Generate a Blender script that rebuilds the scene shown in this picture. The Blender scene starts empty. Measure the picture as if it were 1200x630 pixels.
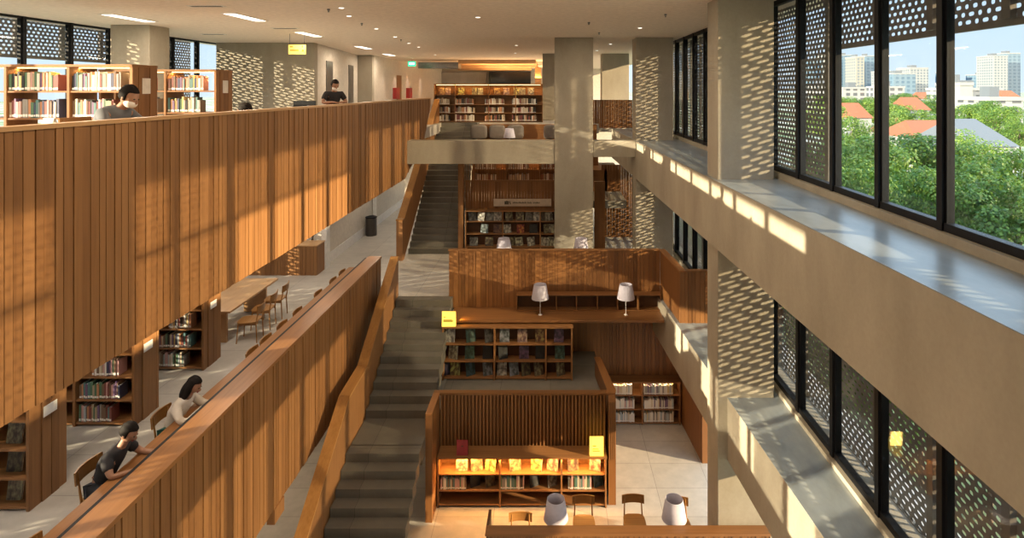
import bpy, math, random
from mathutils import Vector, Matrix
random.seed(7)
SC = bpy.context.scene
COL = SC.collection

# ------------------------------------------------------------------ camera, sky, suns, exposure
VX, VY, F, EYE = 645.0, 105.0, 700.0, 9.0
F1, MID, F2, TC, F3, CEIL = 0.0, 1.8, 3.5, 5.2, 7.6, 10.65
EXPOSURE = 0.42
cam = bpy.data.cameras.new('camera'); camo = bpy.data.objects.new('camera', cam); COL.objects.link(camo)
camo.location = (0, 0, EYE); camo.rotation_euler = (math.pi / 2, 0, 0)
cam.sensor_width = 36; cam.lens = F / 1200 * 36
cam.shift_x = -(VX - 600) / 1200; cam.shift_y = (VY - 315) / 1200
cam.clip_end = 4000; cam.clip_start = .05
SC.camera = camo
SC.view_settings.view_transform = 'Standard'; SC.view_settings.look = 'None'
SC.view_settings.gamma = 1; SC.view_settings.use_curve_mapping = False
SC.view_settings.exposure = EXPOSURE
SC.cycles.transparent_max_bounces = 24
SC.cycles.diffuse_bounces = 5; SC.cycles.max_bounces = 10
SC.cycles.sample_clamp_indirect = 6
w = bpy.data.worlds.new('sky'); SC.world = w; w.use_nodes = True
nt = w.node_tree; nt.nodes.clear()
tc = nt.nodes.new('ShaderNodeTexCoord'); sp = nt.nodes.new('ShaderNodeSeparateXYZ'); rp = nt.nodes.new('ShaderNodeValToRGB')
bg = nt.nodes.new('ShaderNodeBackground'); ow = nt.nodes.new('ShaderNodeOutputWorld')
nt.links.new(tc.outputs['Generated'], sp.inputs[0]); nt.links.new(sp.outputs['Z'], rp.inputs[0])
nt.links.new(rp.outputs[0], bg.inputs[0]); nt.links.new(bg.outputs[0], ow.inputs[0])
e = rp.color_ramp.elements
e[0].position = 0.0; e[0].color = (.27, .32, .36, 1)
e[1].position = .9; e[1].color = (.55, .80, 1.0, 1)
m_ = e.new(.14); m_.color = (.215, .29, .365, 1)
m_ = e.new(.30); m_.color = (.62, .82, 1.0, 1)
SKY = 2.4
bg.inputs[1].default_value = SKY

def sun(name, d, energy, color, ang):
    l = bpy.data.lights.new(name, 'SUN'); l.energy = energy; l.color = color; l.angle = math.radians(ang)
    o = bpy.data.objects.new(name, l); COL.objects.link(o)
    o.rotation_euler = Vector(d).to_track_quat('-Z', 'Y').to_euler(); return o
sun('low_sun', (-.90, .34, -.245), 9.5, (1, .74, .42), .85)
sun('window_sun', (.88, .40, -.19), 13, (1, .80, .52), .4)  # second sun, added for the light entering from the left

def area(name, loc, sx, sy, power, color, rot=(0, 0, 0), parent=None):
    l = bpy.data.lights.new(name, 'AREA'); l.shape = 'RECTANGLE'; l.size = sx; l.size_y = sy; l.energy = power; l.color = color
    o = bpy.data.objects.new(name, l); COL.objects.link(o); o.location = loc; o.rotation_euler = rot
    if parent: o.parent = parent
    return o

def W(px, py, Y): return ((px - VX) / F * Y, Y, EYE - (py - VY) / F * Y)
def Wz(px, py, z):
    Y = (EYE - z) * F / (py - VY); return ((px - VX) / F * Y, Y, z)

# ------------------------------------------------------------------ materials
M = {}
def newmat(name):
    m = bpy.data.materials.new(name); m.use_nodes = True; M[name] = m
    return m, m.node_tree, m.node_tree.nodes['Principled BSDF']
def N(nt, t, **k):
    n = nt.nodes.new(t)
    for a, b in k.items(): setattr(n, a, b)
    return n
def mapping(nt, scale, src='Object'):
    t = N(nt, 'ShaderNodeTexCoord'); mp = N(nt, 'ShaderNodeMapping'); mp.inputs['Scale'].default_value = scale
    nt.links.new(t.outputs[src], mp.inputs[0]); return mp.outputs[0]
def noise(nt, vec, scale=1, detail=3, rough=.55):
    n = N(nt, 'ShaderNodeTexNoise'); n.inputs['Scale'].default_value = scale; n.inputs['Detail'].default_value = detail; n.inputs['Roughness'].default_value = rough
    nt.links.new(vec, n.inputs['Vector']); return n.outputs['Fac']
def ramp(nt, fac, stops):
    r = N(nt, 'ShaderNodeValToRGB'); el = r.color_ramp.elements
    el[0].position, el[0].color = stops[0][0], (*stops[0][1], 1)
    el[1].position, el[1].color = stops[-1][0], (*stops[-1][1], 1)
    for p, c in stops[1:-1]:
        q = el.new(p); q.color = (*c, 1)
    nt.links.new(fac, r.inputs[0]); return r.outputs[0]
def math_(nt, op, a, b=None, c=None):
    n = N(nt, 'ShaderNodeMath', operation=op)
    for i, x in enumerate((a, b, c)):
        if x is None: continue
        if isinstance(x, (int, float)): n.inputs[i].default_value = x
        else: nt.links.new(x, n.inputs[i])
    return n.outputs[0]
def bump(nt, b, h, strength=.2, dist=.01):
    n = N(nt, 'ShaderNodeBump'); n.inputs['Strength'].default_value = strength; n.inputs['Distance'].default_value = dist
    nt.links.new(h, n.inputs['Height']); nt.links.new(n.outputs[0], b.inputs['Normal'])
def plain(name, col, rough=.6, metal=0, spec=.5, emit=None):
    m, nt, b = newmat(name)
    b.inputs['Base Color'].default_value = (*col, 1); b.inputs['Roughness'].default_value = rough; b.inputs['Metallic'].default_value = metal
    b.inputs['Specular IOR Level'].default_value = spec
    v = mapping(nt, (6, 6, 6)); f = noise(nt, v, 1.5)
    c = ramp(nt, f, [(.3, tuple(x * .9 for x in col)), (.7, tuple(min(1, x * 1.06) for x in col))])
    nt.links.new(c, b.inputs['Base Color'])
    if emit: b.inputs['Emission Color'].default_value = (*emit[0], 1); b.inputs['Emission Strength'].default_value = emit[1]
    return m
def wood(name, axis, dark, light, rough=.45):
    m, nt, b = newmat(name)
    s = {'z': (14, 14, .7), 'x': (.7, 14, 14), 'y': (14, .7, 14)}[axis]
    v = mapping(nt, s); g = noise(nt, v, 1.6, 5, .62)
    v2 = mapping(nt, tuple(.35 * q for q in s)); g2 = noise(nt, v2, 1.3, 2)
    at = N(nt, 'ShaderNodeAttribute', attribute_name='tone')
    t = math_(nt, 'ADD', math_(nt, 'MULTIPLY', at.outputs['Fac'], .34), .1)
    t = math_(nt, 'ADD', t, math_(nt, 'MULTIPLY', g, .55)); t = math_(nt, 'ADD', t, math_(nt, 'MULTIPLY', g2, .3))
    t = math_(nt, 'SUBTRACT', t, .25)
    mid = tuple((a + c) / 2 for a, c in zip(dark, light))
    nt.links.new(ramp(nt, t, [(.1, dark), (.45, mid), (.85, light)]), b.inputs['Base Color'])
    b.inputs['Roughness'].default_value = rough; b.inputs['Specular IOR Level'].default_value = .35
    bump(nt, b, g, .12, .004)
    return m
WD, WL = (.15, .064, .022), (.37, .185, .074)
wood('wood_v', 'z', WD, WL); wood('wood_x', 'x', WD, WL); wood('wood_y', 'y', (.16, .062, .019), (.42, .20, .075), .35)
wood('wood_dark', 'z', (.035, .014, .006), (.12, .05, .02)); wood('wood_deep', 'z', (.11, .044, .014), (.31, .142, .05)); wood('wood_shaded_x', 'x', (.12, .05, .017), (.32, .15, .055)); wood('wood_gold', 'y', (.20, .085, .02), (.50, .26, .09), .3)  # terrace wood: same boards darkened in colour for the dimmer light there
wood('wood_pale', 'y', (.36, .20, .09), (.62, .38, .19), .3)
def concrete(name, a, c, panel=True):
    m, nt, b = newmat(name)
    v = mapping(nt, (1, 1, .45)); g = noise(nt, v, 1.1, 6, .6); v2 = mapping(nt, (1, 1, 1)); g2 = noise(nt, v2, 22, 4, .6)
    t = math_(nt, 'ADD', math_(nt, 'MULTIPLY', g, .8), math_(nt, 'MULTIPLY', g2, .2))
    nt.links.new(ramp(nt, t, [(.3, a), (.7, c)]), b.inputs['Base Color'])
    b.inputs['Roughness'].default_value = .75; b.inputs['Specular IOR Level'].default_value = .25
    bump(nt, b, g2, .1, .004)
    return m
concrete('concrete', (.28, .25, .20), (.42, .385, .315))
concrete('concrete_smooth', (.33, .325, .31), (.47, .46, .44))
def sill():
    m, nt, b = newmat('sill')
    g = noise(nt, mapping(nt, (1.2, .5, 1)), 2.2, 6, .6)
    nt.links.new(ramp(nt, g, [(.3, (.17, .20, .225)), (.7, (.30, .335, .36))]), b.inputs['Base Color'])  # blue-grey colour paints sky light onto the concrete tops
    b.inputs['Roughness'].default_value = .28; b.inputs['Specular IOR Level'].default_value = .5
sill()
def tiles(name, a, c, sx, sy, rough=.45, gap=.012):
    m, nt, b = newmat(name)
    v = mapping(nt, (1, 1, 1)); br = N(nt, 'ShaderNodeTexBrick'); br.offset = 0; nt.links.new(v, br.inputs['Vector'])
    br.inputs['Scale'].default_value = 1; br.inputs['Brick Width'].default_value = sx; br.inputs['Row Height'].default_value = sy
    br.inputs['Mortar Size'].default_value = gap / 2
    br.inputs['Color1'].default_value = (*a, 1); br.inputs['Color2'].default_value = (*c, 1)
    br.inputs['Mortar'].default_value = (*[x * .6 for x in a], 1)
    g = noise(nt, mapping(nt, (1, 1, 1)), 3, 6, .65)
    mx = N(nt, 'ShaderNodeMix', data_type='RGBA', blend_type='MULTIPLY'); mx.inputs[0].default_value = .6
    nt.links.new(br.outputs['Color'], mx.inputs[6]); nt.links.new(ramp(nt, g, [(.3, (.72, .72, .72)), (.7, (1.1, 1.08, 1.05))]), mx.inputs[7])
    nt.links.new(mx.outputs[2], b.inputs['Base Color']); b.inputs['Roughness'].default_value = rough
    b.inputs['Specular IOR Level'].default_value = .4
    return m
tiles('floor_tile', (.44, .42, .39), (.50, .48, .45), 1.2, .9, .4)
tiles('stair_stone', (.12, .112, .095), (.16, .15, .125), 1.2, 4, .55)
tiles('terrace_stone', (.21, .20, .18), (.25, .24, .21), 1.2, 1.2, .55)
plain('plaster', (.82, .72, .62), .85); plain('wall_plaster', (.60, .56, .50), .85); plain('white_paint', (.75, .74, .72), .5)
plain('black_metal', (.010, .011, .014), .5, spec=.2); plain('screen_post', (.15, .135, .12), .6, spec=.2); plain('grey_metal', (.20, .20, .20), .3, .8); plain('paper', (.82, .80, .76), .7)
plain('shade_white', (.46, .45, .56), .8); plain('pole_white', (.75, .75, .78), .4)
plain('cushion', (.17, .15, .135), .95); plain('skin', (.36, .19, .12), .55); plain('hair', (.012, .009, .008), .7, spec=.15)
plain('shirt_black', (.022, .02, .024), .85); plain('blouse', (.66, .58, .50), .85); plain('skirt_green', (.02, .11, .09), .85); plain('trousers', (.03, .035, .05), .85)
plain('shirt_grey', (.14, .15, .17), .9); plain('shoe', (.05, .04, .04), .6); plain('red_paint', (.42, .03, .03), .4); plain('label_red', (.30, .03, .04), .5)
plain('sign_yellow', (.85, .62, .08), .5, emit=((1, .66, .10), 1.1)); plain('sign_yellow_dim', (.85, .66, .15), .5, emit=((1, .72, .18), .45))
plain('ink', (.06, .05, .03), .8); plain('ink_soft', (.45, .33, .03), .8); plain('sign_cream', (.62, .52, .42), .6)
plain('sign_green', (.02, .35, .16), .5, emit=((.05, .9, .45), .9)); plain('lamp_glow', (.9, .9, .9), .5, emit=((1, .90, .76), 2.4)); plain('led', (.9, .8, .6), .5, emit=((1, .62, .25), 6))
plain('ring', (.02, .02, .02), .6); plain('bin_steel', (.10, .09, .085), .3, .6)
plain('roof_orange', (.26, .08, .04), .9); plain('house_white', (.25, .26, .27), .9); plain('roof_grey', (.10, .12, .145), .8); plain('trunk', (.12, .085, .06), .9)
plain('glass_dark', (.02, .025, .03), .1)

def glass(name, tint, gl):
    m, nt, b = newmat(name); nt.nodes.remove(b); out = nt.nodes['Material Output']
    tr = N(nt, 'ShaderNodeBsdfTransparent'); tr.inputs[0].default_value = (*tint, 1)
    g = N(nt, 'ShaderNodeBsdfGlossy'); g.inputs['Roughness'].default_value = .02; g.inputs[0].default_value = (.9, .95, 1, 1)
    lw = N(nt, 'ShaderNodeLayerWeight'); lw.inputs[0].default_value = .5
    fr = math_(nt, 'ADD', math_(nt, 'MULTIPLY', math_(nt, 'POWER', lw.outputs['Facing'], 5), .5), gl)
    mx = N(nt, 'ShaderNodeMixShader'); nt.links.new(fr, mx.inputs[0]); nt.links.new(tr.outputs[0], mx.inputs[1]); nt.links.new(g.outputs[0], mx.inputs[2])
    nt.links.new(mx.outputs[0], out.inputs[0])
glass('glass', (.95, .97, .98), .02)

def screen_mat():
    m, nt, b = newmat('perforated'); out = nt.nodes['Material Output']
    t = N(nt, 'ShaderNodeTexCoord'); s = N(nt, 'ShaderNodeSeparateXYZ'); nt.links.new(t.outputs['Object'], s.inputs[0])
    v = math_(nt, 'MULTIPLY', s.outputs['Z'], 1 / .09); row_ = math_(nt, 'FLOOR', v); fv = math_(nt, 'FRACT', v)
    wn_ = N(nt, 'ShaderNodeTexWhiteNoise', noise_dimensions='1D'); nt.links.new(row_, wn_.inputs['W'])
    u = math_(nt, 'ADD', math_(nt, 'MULTIPLY', s.outputs['Y'], 1 / .135), math_(nt, 'ADD', math_(nt, 'MULTIPLY', wn_.outputs['Value'], .22), math_(nt, 'MULTIPLY', row_, .5))); col_ = math_(nt, 'FLOOR', u); fu = math_(nt, 'FRACT', u)
    cb = N(nt, 'ShaderNodeCombineXYZ'); nt.links.new(col_, cb.inputs[0]); nt.links.new(row_, cb.inputs[1])
    w2 = N(nt, 'ShaderNodeTexWhiteNoise', noise_dimensions='2D'); nt.links.new(cb.outputs[0], w2.inputs['Vector']); rr = w2.outputs['Value']
    hw = math_(nt, 'ADD', math_(nt, 'MULTIPLY', rr, .16), .27); hv = math_(nt, 'ADD', math_(nt, 'MULTIPLY', rr, -.06), .31)
    pu = math_(nt, 'POWER', math_(nt, 'ABSOLUTE', math_(nt, 'DIVIDE', math_(nt, 'SUBTRACT', fu, .5), hw)), 3); pv = math_(nt, 'POWER', math_(nt, 'ABSOLUTE', math_(nt, 'DIVIDE', math_(nt, 'SUBTRACT', fv, .5), hv)), 3)
    hole = math_(nt, 'LESS_THAN', math_(nt, 'ADD', pu, pv), 1)
    b.inputs['Base Color'].default_value = (.16, .155, .16, 1); b.inputs['Roughness'].default_value = .6
    tr = N(nt, 'ShaderNodeBsdfTransparent'); mx = N(nt, 'ShaderNodeMixShader')
    nt.links.new(hole, mx.inputs[0]); nt.links.new(b.outputs[0], mx.inputs[1]); nt.links.new(tr.outputs[0], mx.inputs[2]); nt.links.new(mx.outputs[0], out.inputs[0])
screen_mat()

def objcol(name, art=False, rough=.5):
    m, nt, b = newmat(name)
    oi = N(nt, 'ShaderNodeObjectInfo')
    if art:
        t = N(nt, 'ShaderNodeTexCoord'); ad = N(nt, 'ShaderNodeVectorMath', operation='ADD'); nt.links.new(t.outputs['Object'], ad.inputs[0])
        cb = N(nt, 'ShaderNodeCombineXYZ'); nt.links.new(math_(nt, 'MULTIPLY', oi.outputs['Random'], 50), cb.inputs[0]); nt.links.new(cb.outputs[0], ad.inputs[1])
        n = N(nt, 'ShaderNodeTexNoise'); n.inputs['Scale'].default_value = 3.2; n.inputs['Detail'].default_value = 2; nt.links.new(ad.outputs[0], n.inputs['Vector'])
        h = N(nt, 'ShaderNodeHueSaturation'); nt.links.new(oi.outputs['Color'], h.inputs['Color'])
        nt.links.new(math_(nt, 'ADD', math_(nt, 'MULTIPLY', n.outputs['Fac'], .35), .35), h.inputs['Hue'])
        nt.links.new(ramp(nt, n.outputs['Fac'], [(.38, (.4, .4, .4)), (.5, (1, 1, 1)), (.66, (1.9, 1.9, 1.9))]), h.inputs['Value'])
        nt.links.new(h.outputs[0], b.inputs['Base Color'])
    else: nt.links.new(oi.outputs['Color'], b.inputs['Base Color'])
    b.inputs['Roughness'].default_value = rough
m, nt, b = newmat('book_row_cover'); at = N(nt, 'ShaderNodeAttribute', attribute_name='bcol'); nt.links.new(at.outputs['Color'], b.inputs['Base Color'])
objcol('book_cover'); objcol('cover_art', True)

def leaf_mat():
    m, nt, b = newmat('foliage')
    oi = N(nt, 'ShaderNodeObjectInfo'); at = N(nt, 'ShaderNodeAttribute', attribute_name='tone')
    f = math_(nt, 'ADD', math_(nt, 'MULTIPLY', at.outputs['Fac'], .7), math_(nt, 'MULTIPLY', oi.outputs['Random'], .3))
    nt.links.new(ramp(nt, f, [(.0, (.02, .055, .012)), (.45, (.075, .17, .025)), (1, (.24, .33, .05))]), b.inputs['Base Color'])
    b.inputs['Roughness'].default_value = .6
    out = nt.nodes['Material Output']; tl = N(nt, 'ShaderNodeBsdfTranslucent'); tl.inputs[0].default_value = (.16, .28, .04, 1)
    mx = N(nt, 'ShaderNodeMixShader'); mx.inputs[0].default_value = .3
    nt.links.new(b.outputs[0], mx.inputs[1]); nt.links.new(tl.outputs[0], mx.inputs[2]); nt.links.new(mx.outputs[0], out.inputs[0])
leaf_mat()
def ground_mat():
    m, nt, b = newmat('ground')
    g = noise(nt, mapping(nt, (1, 1, 1)), .06, 6)
    nt.links.new(ramp(nt, g, [(.35, (.06, .12, .04)), (.5, (.16, .20, .10)), (.6, (.36, .36, .34))]), b.inputs['Base Color']); b.inputs['Roughness'].default_value = .9
ground_mat()
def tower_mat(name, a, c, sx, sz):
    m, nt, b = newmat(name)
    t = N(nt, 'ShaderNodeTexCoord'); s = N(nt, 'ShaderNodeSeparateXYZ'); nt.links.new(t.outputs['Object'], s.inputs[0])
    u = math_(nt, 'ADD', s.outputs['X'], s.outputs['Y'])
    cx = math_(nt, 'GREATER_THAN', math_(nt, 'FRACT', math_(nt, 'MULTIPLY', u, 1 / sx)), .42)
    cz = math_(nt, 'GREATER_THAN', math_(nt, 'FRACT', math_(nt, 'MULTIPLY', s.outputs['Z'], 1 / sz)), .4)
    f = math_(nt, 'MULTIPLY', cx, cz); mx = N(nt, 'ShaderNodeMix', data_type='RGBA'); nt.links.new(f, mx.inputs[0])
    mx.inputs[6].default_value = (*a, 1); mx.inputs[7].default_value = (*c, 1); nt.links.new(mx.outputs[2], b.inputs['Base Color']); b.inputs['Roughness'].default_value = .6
tower_mat('tower_blue_haze', (.10, .16, .22), (.05, .10, .16), 6, 4.5); tower_mat('tower_cream', (.22, .22, .20), (.10, .13, .16), 5, 4)  # pale bluish tones paint distance haze over the buildings' own colours
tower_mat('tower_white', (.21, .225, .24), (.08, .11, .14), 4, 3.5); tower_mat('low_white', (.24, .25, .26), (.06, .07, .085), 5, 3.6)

# ------------------------------------------------------------------ mesh builder
class MB:
    def __init__(s): s.v, s.f, s.t, s.m, s.s = [], [], [], [], []
    def add(s, vs, fs, tone=.5, mi=0, sm=False):
        b = len(s.v); s.v += [tuple(p) for p in vs]
        for f in fs: s.f.append(tuple(b + i for i in f)); s.t.append(tone); s.m.append(mi); s.s.append(sm)
        return s
    def hexa(s, p, tone=.5, mi=0):   # bottom 4 ccw, top 4 ccw
        return s.add(p, [(3, 2, 1, 0), (4, 5, 6, 7), (0, 1, 5, 4), (1, 2, 6, 5), (2, 3, 7, 6), (3, 0, 4, 7)], tone, mi)
    def box(s, x0, x1, y0, y1, z0, z1, tone=.5, mi=0):
        if x0 > x1: x0, x1 = x1, x0
        return s.hexa([(x0, y0, z0), (x1, y0, z0), (x1, y1, z0), (x0, y1, z0), (x0, y0, z1), (x1, y0, z1), (x1, y1, z1), (x0, y1, z1)], tone, mi)
    def prism(s, pts, vec, tone=.5, mi=0):
        n = len(pts); v = Vector(vec); a = [Vector(p) for p in pts]; b = [p + v for p in a]
        fs = [tuple(range(n))[::-1], tuple(range(n, 2 * n))] + [(i, (i + 1) % n, n + (i + 1) % n, n + i) for i in range(n)]
        return s.add(a + b, fs, tone, mi)
    def prism_z(s, xy, z0, z1, tone=.5, mi=0): return s.prism([(x, y, z0) for x, y in xy], (0, 0, z1 - z0), tone, mi)
    def prism_x(s, yz, x0, x1, tone=.5, mi=0): return s.prism([(x0, y, z) for y, z in yz], (x1 - x0, 0, 0), tone, mi)
    def tube(s, pts, r, n=8, mi=0, tone=.5):
        pts = [Vector(p) for p in pts]; R = r if isinstance(r, (list, tuple)) else [r] * len(pts); vs = []
        for i, p in enumerate(pts):
            d = (pts[min(i + 1, len(pts) - 1)] - pts[max(i - 1, 0)]).normalized()
            a = d.orthogonal().normalized(); 
            if abs(d.z) < .9: a = d.cross(Vector((0, 0, 1))).normalized()
            else: a = (Vector((1, 0, 0)) - d * d.x).normalized()
            b = d.cross(a)
            vs += [p + (a * math.cos(2 * math.pi * k / n) + b * math.sin(2 * math.pi * k / n)) * R[i] for k in range(n)]
        L = len(pts)
        fs = [(i * n + k, i * n + (k + 1) % n, (i + 1) * n + (k + 1) % n, (i + 1) * n + k) for i in range(L - 1) for k in range(n)]
        s.add(vs, fs, tone, mi, True); b0 = len(s.v) - len(vs)
        s.add([vs[k] for k in range(n)], [tuple(range(n))[::-1]], tone, mi); s.add([vs[(L - 1) * n + k] for k in range(n)], [tuple(range(n))], tone, mi)
        return s
    def lathe(s, prof, c=(0, 0, 0), n=24, mi=0, closed=True):
        vs = [(c[0] + r * math.cos(2 * math.pi * k / n), c[1] + r * math.sin(2 * math.pi * k / n), c[2] + z) for r, z in prof for k in range(n)]
        L = len(prof); fs = [(i * n + k, i * n + (k + 1) % n, (i + 1) * n + (k + 1) % n, (i + 1) * n + k) for i in range(L - 1) for k in range(n)]
        s.add(vs, fs, .5, mi, True)
        if closed:
            s.add(vs[:n], [tuple(range(n))[::-1]], .5, mi); s.add(vs[-n:], [tuple(range(n))], .5, mi)
        return s
    def ball(s, c, r, seg=14, rings=10, mi=0, fn=None, tone=.5):
        r = r if isinstance(r, (tuple, list)) else (r, r, r); vs = []
        for i in range(rings + 1):
            a = math.pi * i / rings
            for k in range(seg):
                b = 2 * math.pi * k / seg; p = Vector((math.sin(a) * math.cos(b), math.sin(a) * math.sin(b), math.cos(a)))
                if fn: p = fn(p)
                vs.append((c[0] + p.x * r[0], c[1] + p.y * r[1], c[2] + p.z * r[2]))
        fs = [(i * seg + k, (i + 1) * seg + k, (i + 1) * seg + (k + 1) % seg, i * seg + (k + 1) % seg) for i in range(rings) for k in range(seg)]
        return s.add(vs, fs, tone, mi, True)
    def build(s, name, mat, parent=None, loc=None, bevel=0):
        me = bpy.data.meshes.new(name); me.from_pydata(s.v, [], s.f)
        mats = mat if isinstance(mat, (list, tuple)) else [mat]
        for q in mats: me.materials.append(M[q])
        me.polygons.foreach_set('material_index', s.m); me.polygons.foreach_set('use_smooth', s.s)
        at = me.attributes.new('tone', 'FLOAT', 'FACE'); at.data.foreach_set('value', s.t)
        me.validate(); me.update()
        o = bpy.data.objects.new(name, me); COL.objects.link(o)
        if parent: o.parent = parent
        if loc: o.location = loc
        if bevel:
            b = o.modifiers.new('bevel', 'BEVEL'); b.width = bevel; b.segments = 2; b.limit_method = 'ANGLE'
        return o
def tag(o, label, cat, group=None, kind=None):
    o['label'] = label; o['category'] = cat
    if group: o['group'] = group
    if kind: o['kind'] = kind
    return o
def struct(o): o['kind'] = 'structure'; return o
def thing(name, label, cat, loc=(0, 0, 0), rz=0, group=None):
    o = bpy.data.objects.new(name, None); COL.objects.link(o); o.location = loc; o.rotation_euler = (0, 0, rz); o.empty_display_size = .1
    return tag(o, label, cat, group)
def copy_tree(o, parent=None):
    c = o.copy(); COL.objects.link(c); c.parent = parent
    for ch in [q for q in KIDS(o)]: copy_tree(ch, c)
    return c
def KIDS(o): return list(o.children)
def dup(o, loc, rz=0, label=None):
    c = copy_tree(o); c.location = loc; c.rotation_euler = (0, 0, rz)
    if label: c['label'] = label
    return c
ORD = ['first', 'second', 'third', 'fourth', 'fifth', 'sixth', 'seventh', 'eighth', 'ninth', 'tenth', 'eleventh', 'twelfth', 'thirteenth', 'fourteenth', 'fifteenth', 'sixteenth', 'seventeenth', 'eighteenth', 'nineteenth', 'twentieth']
TENS = ['twenty', 'thirty', 'forty', 'fifty', 'sixty']
def ordn(i):
    if i < 20: return ORD[i]
    if (i + 1) % 10 == 0: return TENS[(i + 1) // 10 - 2][:-1] + 'ieth'
    return TENS[(i + 1) // 10 - 2] + '-' + ORD[(i + 1) % 10 - 1]

# ------------------------------------------------------------------ structure: floors, ceiling, walls
def slab(name, xy, z0, z1, mat): return struct(MB().prism_z(xy, z0, z1).build(name, mat))
def rect(x0, x1, y0, y1): return [(x0, y0), (x1, y0), (x1, y1), (x0, y1)]
slab('floor', rect(-12.4, 5.4, -8, 34), -.3, F1, 'floor_tile')
slab('floor', rect(-12.4, -4.62, -8, 34), F2 - .4, F2, 'floor_tile')
slab('floor', [(-4.62, 15.9), (-2.72, 15.9), (-2.72, 16.03), (4.09, 16.03), (4.09, 34), (-4.62, 34)], F2 - .4, F2, 'floor_tile')
slab('floor', rect(-12.4, -4.62, -8, 47), F3 - .4, F3, 'floor_tile')
slab('floor', rect(-4.62, 4.4, 25.5, 47), F3 - .4, F3, 'floor_tile')
slab('floor', rect(-2.95, 2.0, 24.62, 25.5), F3 - .4, F3, 'floor_tile')
slab('floor', rect(-2.95, 2.6, 20.42, 24.6), TC - .25, TC, 'terrace_stone')
slab('floor', rect(-2.95, 2.6, 22.3, 24.6), TC, 6.0, 'wood_x')
slab('floor', rect(-2.58, 1.22, 13.45, 16.5), 0.0, MID, 'terrace_stone')
slab('ceiling', rect(-12.6, 5.4, -8, 47), CEIL, CEIL + .3, 'plaster')
def wallbox(name, x0, x1, y0, y1, z0, z1, mat='concrete'): return struct(MB().box(x0, x1, y0, y1, z0, z1).build(name, mat))
wallbox('wall_back', -12.6, 5.4, -8.3, -8, -.3, CEIL + .3, 'wall_plaster')
wallbox('wall_far', -12.6, 5.4, 47, 47.3, F3 - .4, CEIL + .3, 'wall_plaster')
wallbox('wall_far', -12.6, 5.4, 34, 34.3, -.3, F3 - .4, 'wall_plaster')
wallbox('wall_left', -12.6, -12.3, -8, 34, -.3, F2 - .4, 'wall_plaster')
# upper floor concrete walls
wallbox('wall_concrete', -11.75, -8.3, 21, 21.3, F3, CEIL)
struct(MB().prism_z([(-8.3, 21), (-9.2, 28.5), (-9.5, 28.5), (-8.6, 21.3)], F3, CEIL).build('wall_corridor', 'wall_plaster'))
wallbox('wall_corridor', -9.5, -8.5, 28.5, 28.8, F3, CEIL)
wallbox('wall_corridor', -8.8, -8.5, 28.8, 47, F3, CEIL, 'wall_plaster')
# lower floor walls
wallbox('wall_lobby', -11.75, -7.3, 18.4, 18.7, F2, F3 - .4, 'wall_plaster')
wallbox('wall_corridor', -7.35, -7.05, 18.4, 34, F2, F3 - .4, 'wall_plaster')
struct(MB().box(-7.04, -7.02, 18.9, 34, F2, F2 + .32).build('baseboard_corridor', 'white_paint'))
wallbox('trim_1', -7.02, -6.86, 18.3, 18.6, F2, F3 - .4, 'white_paint')
wallbox('trim_2', -7.02, -6.98, 23.6, 24.0, F2, F3 - .6, 'white_paint')

# facades ----------------------------------------------------------
def bay_mesh(h, pitch, xs):
    fr = MB()
    fr.box(-.07, .07, -.045, .045, 0, h); fr.box(-.05, .05, .045, pitch - .045, 0, .09); fr.box(-.05, .05, .045, pitch - .045, h - .09, h)
    fr.box(-.035, .035, .045, .075, .09, h - .09); fr.box(-.035, .035, pitch - .075, pitch - .045, .09, h - .09)
    g = MB().box(-.006, .006, .075, pitch - .075, .09, h - .09)
    return fr, g
wn = [0]
def facade(x, z0, z1, y0, pitch, ks, name='window'):
    fr, g = bay_mesh(z1 - z0, pitch, 0)
    first = None
    for k in ks:
        wn[0] += 1
        if first is None:
            o = struct(fr.build(f'window_{wn[0]}', 'black_metal')); p = g.build('glass_pane', 'glass', o); first = (o, p)
        else:
            o = first[0].copy(); COL.objects.link(o); o.name = f'window_{wn[0]}'; p = first[1].copy(); COL.objects.link(p); p.parent = o
        o.location = (x, y0 + k * pitch, z0)
XW = 4.22
UW0, LW0 = 7.5, 3.58
facade(XW, UW0, CEIL, 10.07, 1.23, range(-14, 12))
facade(XW, LW0, 6.2, 10.07, 1.23, range(-14, 12))
facade(-11.9, F3 + .02, CEIL + .04, 13.45, 1.33, range(-10, 6))
wallbox('wall_left', -12.3, -11.9, -8, .12, F3, CEIL, 'wall_plaster')  # wall piece out of view, added to block the sun from the left
facade(-11.9, F2 + .02, F3 - .4, 13.45, 1.33, range(-16, 4))
struct(MB().box(4.1, 4.35, -8, 25, 7.39, 7.5).build('trim_3', 'concrete'))
struct(MB().box(4.1, 4.35, -8, 25, 3.5, 3.58).build('trim_4', 'concrete'))

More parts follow.
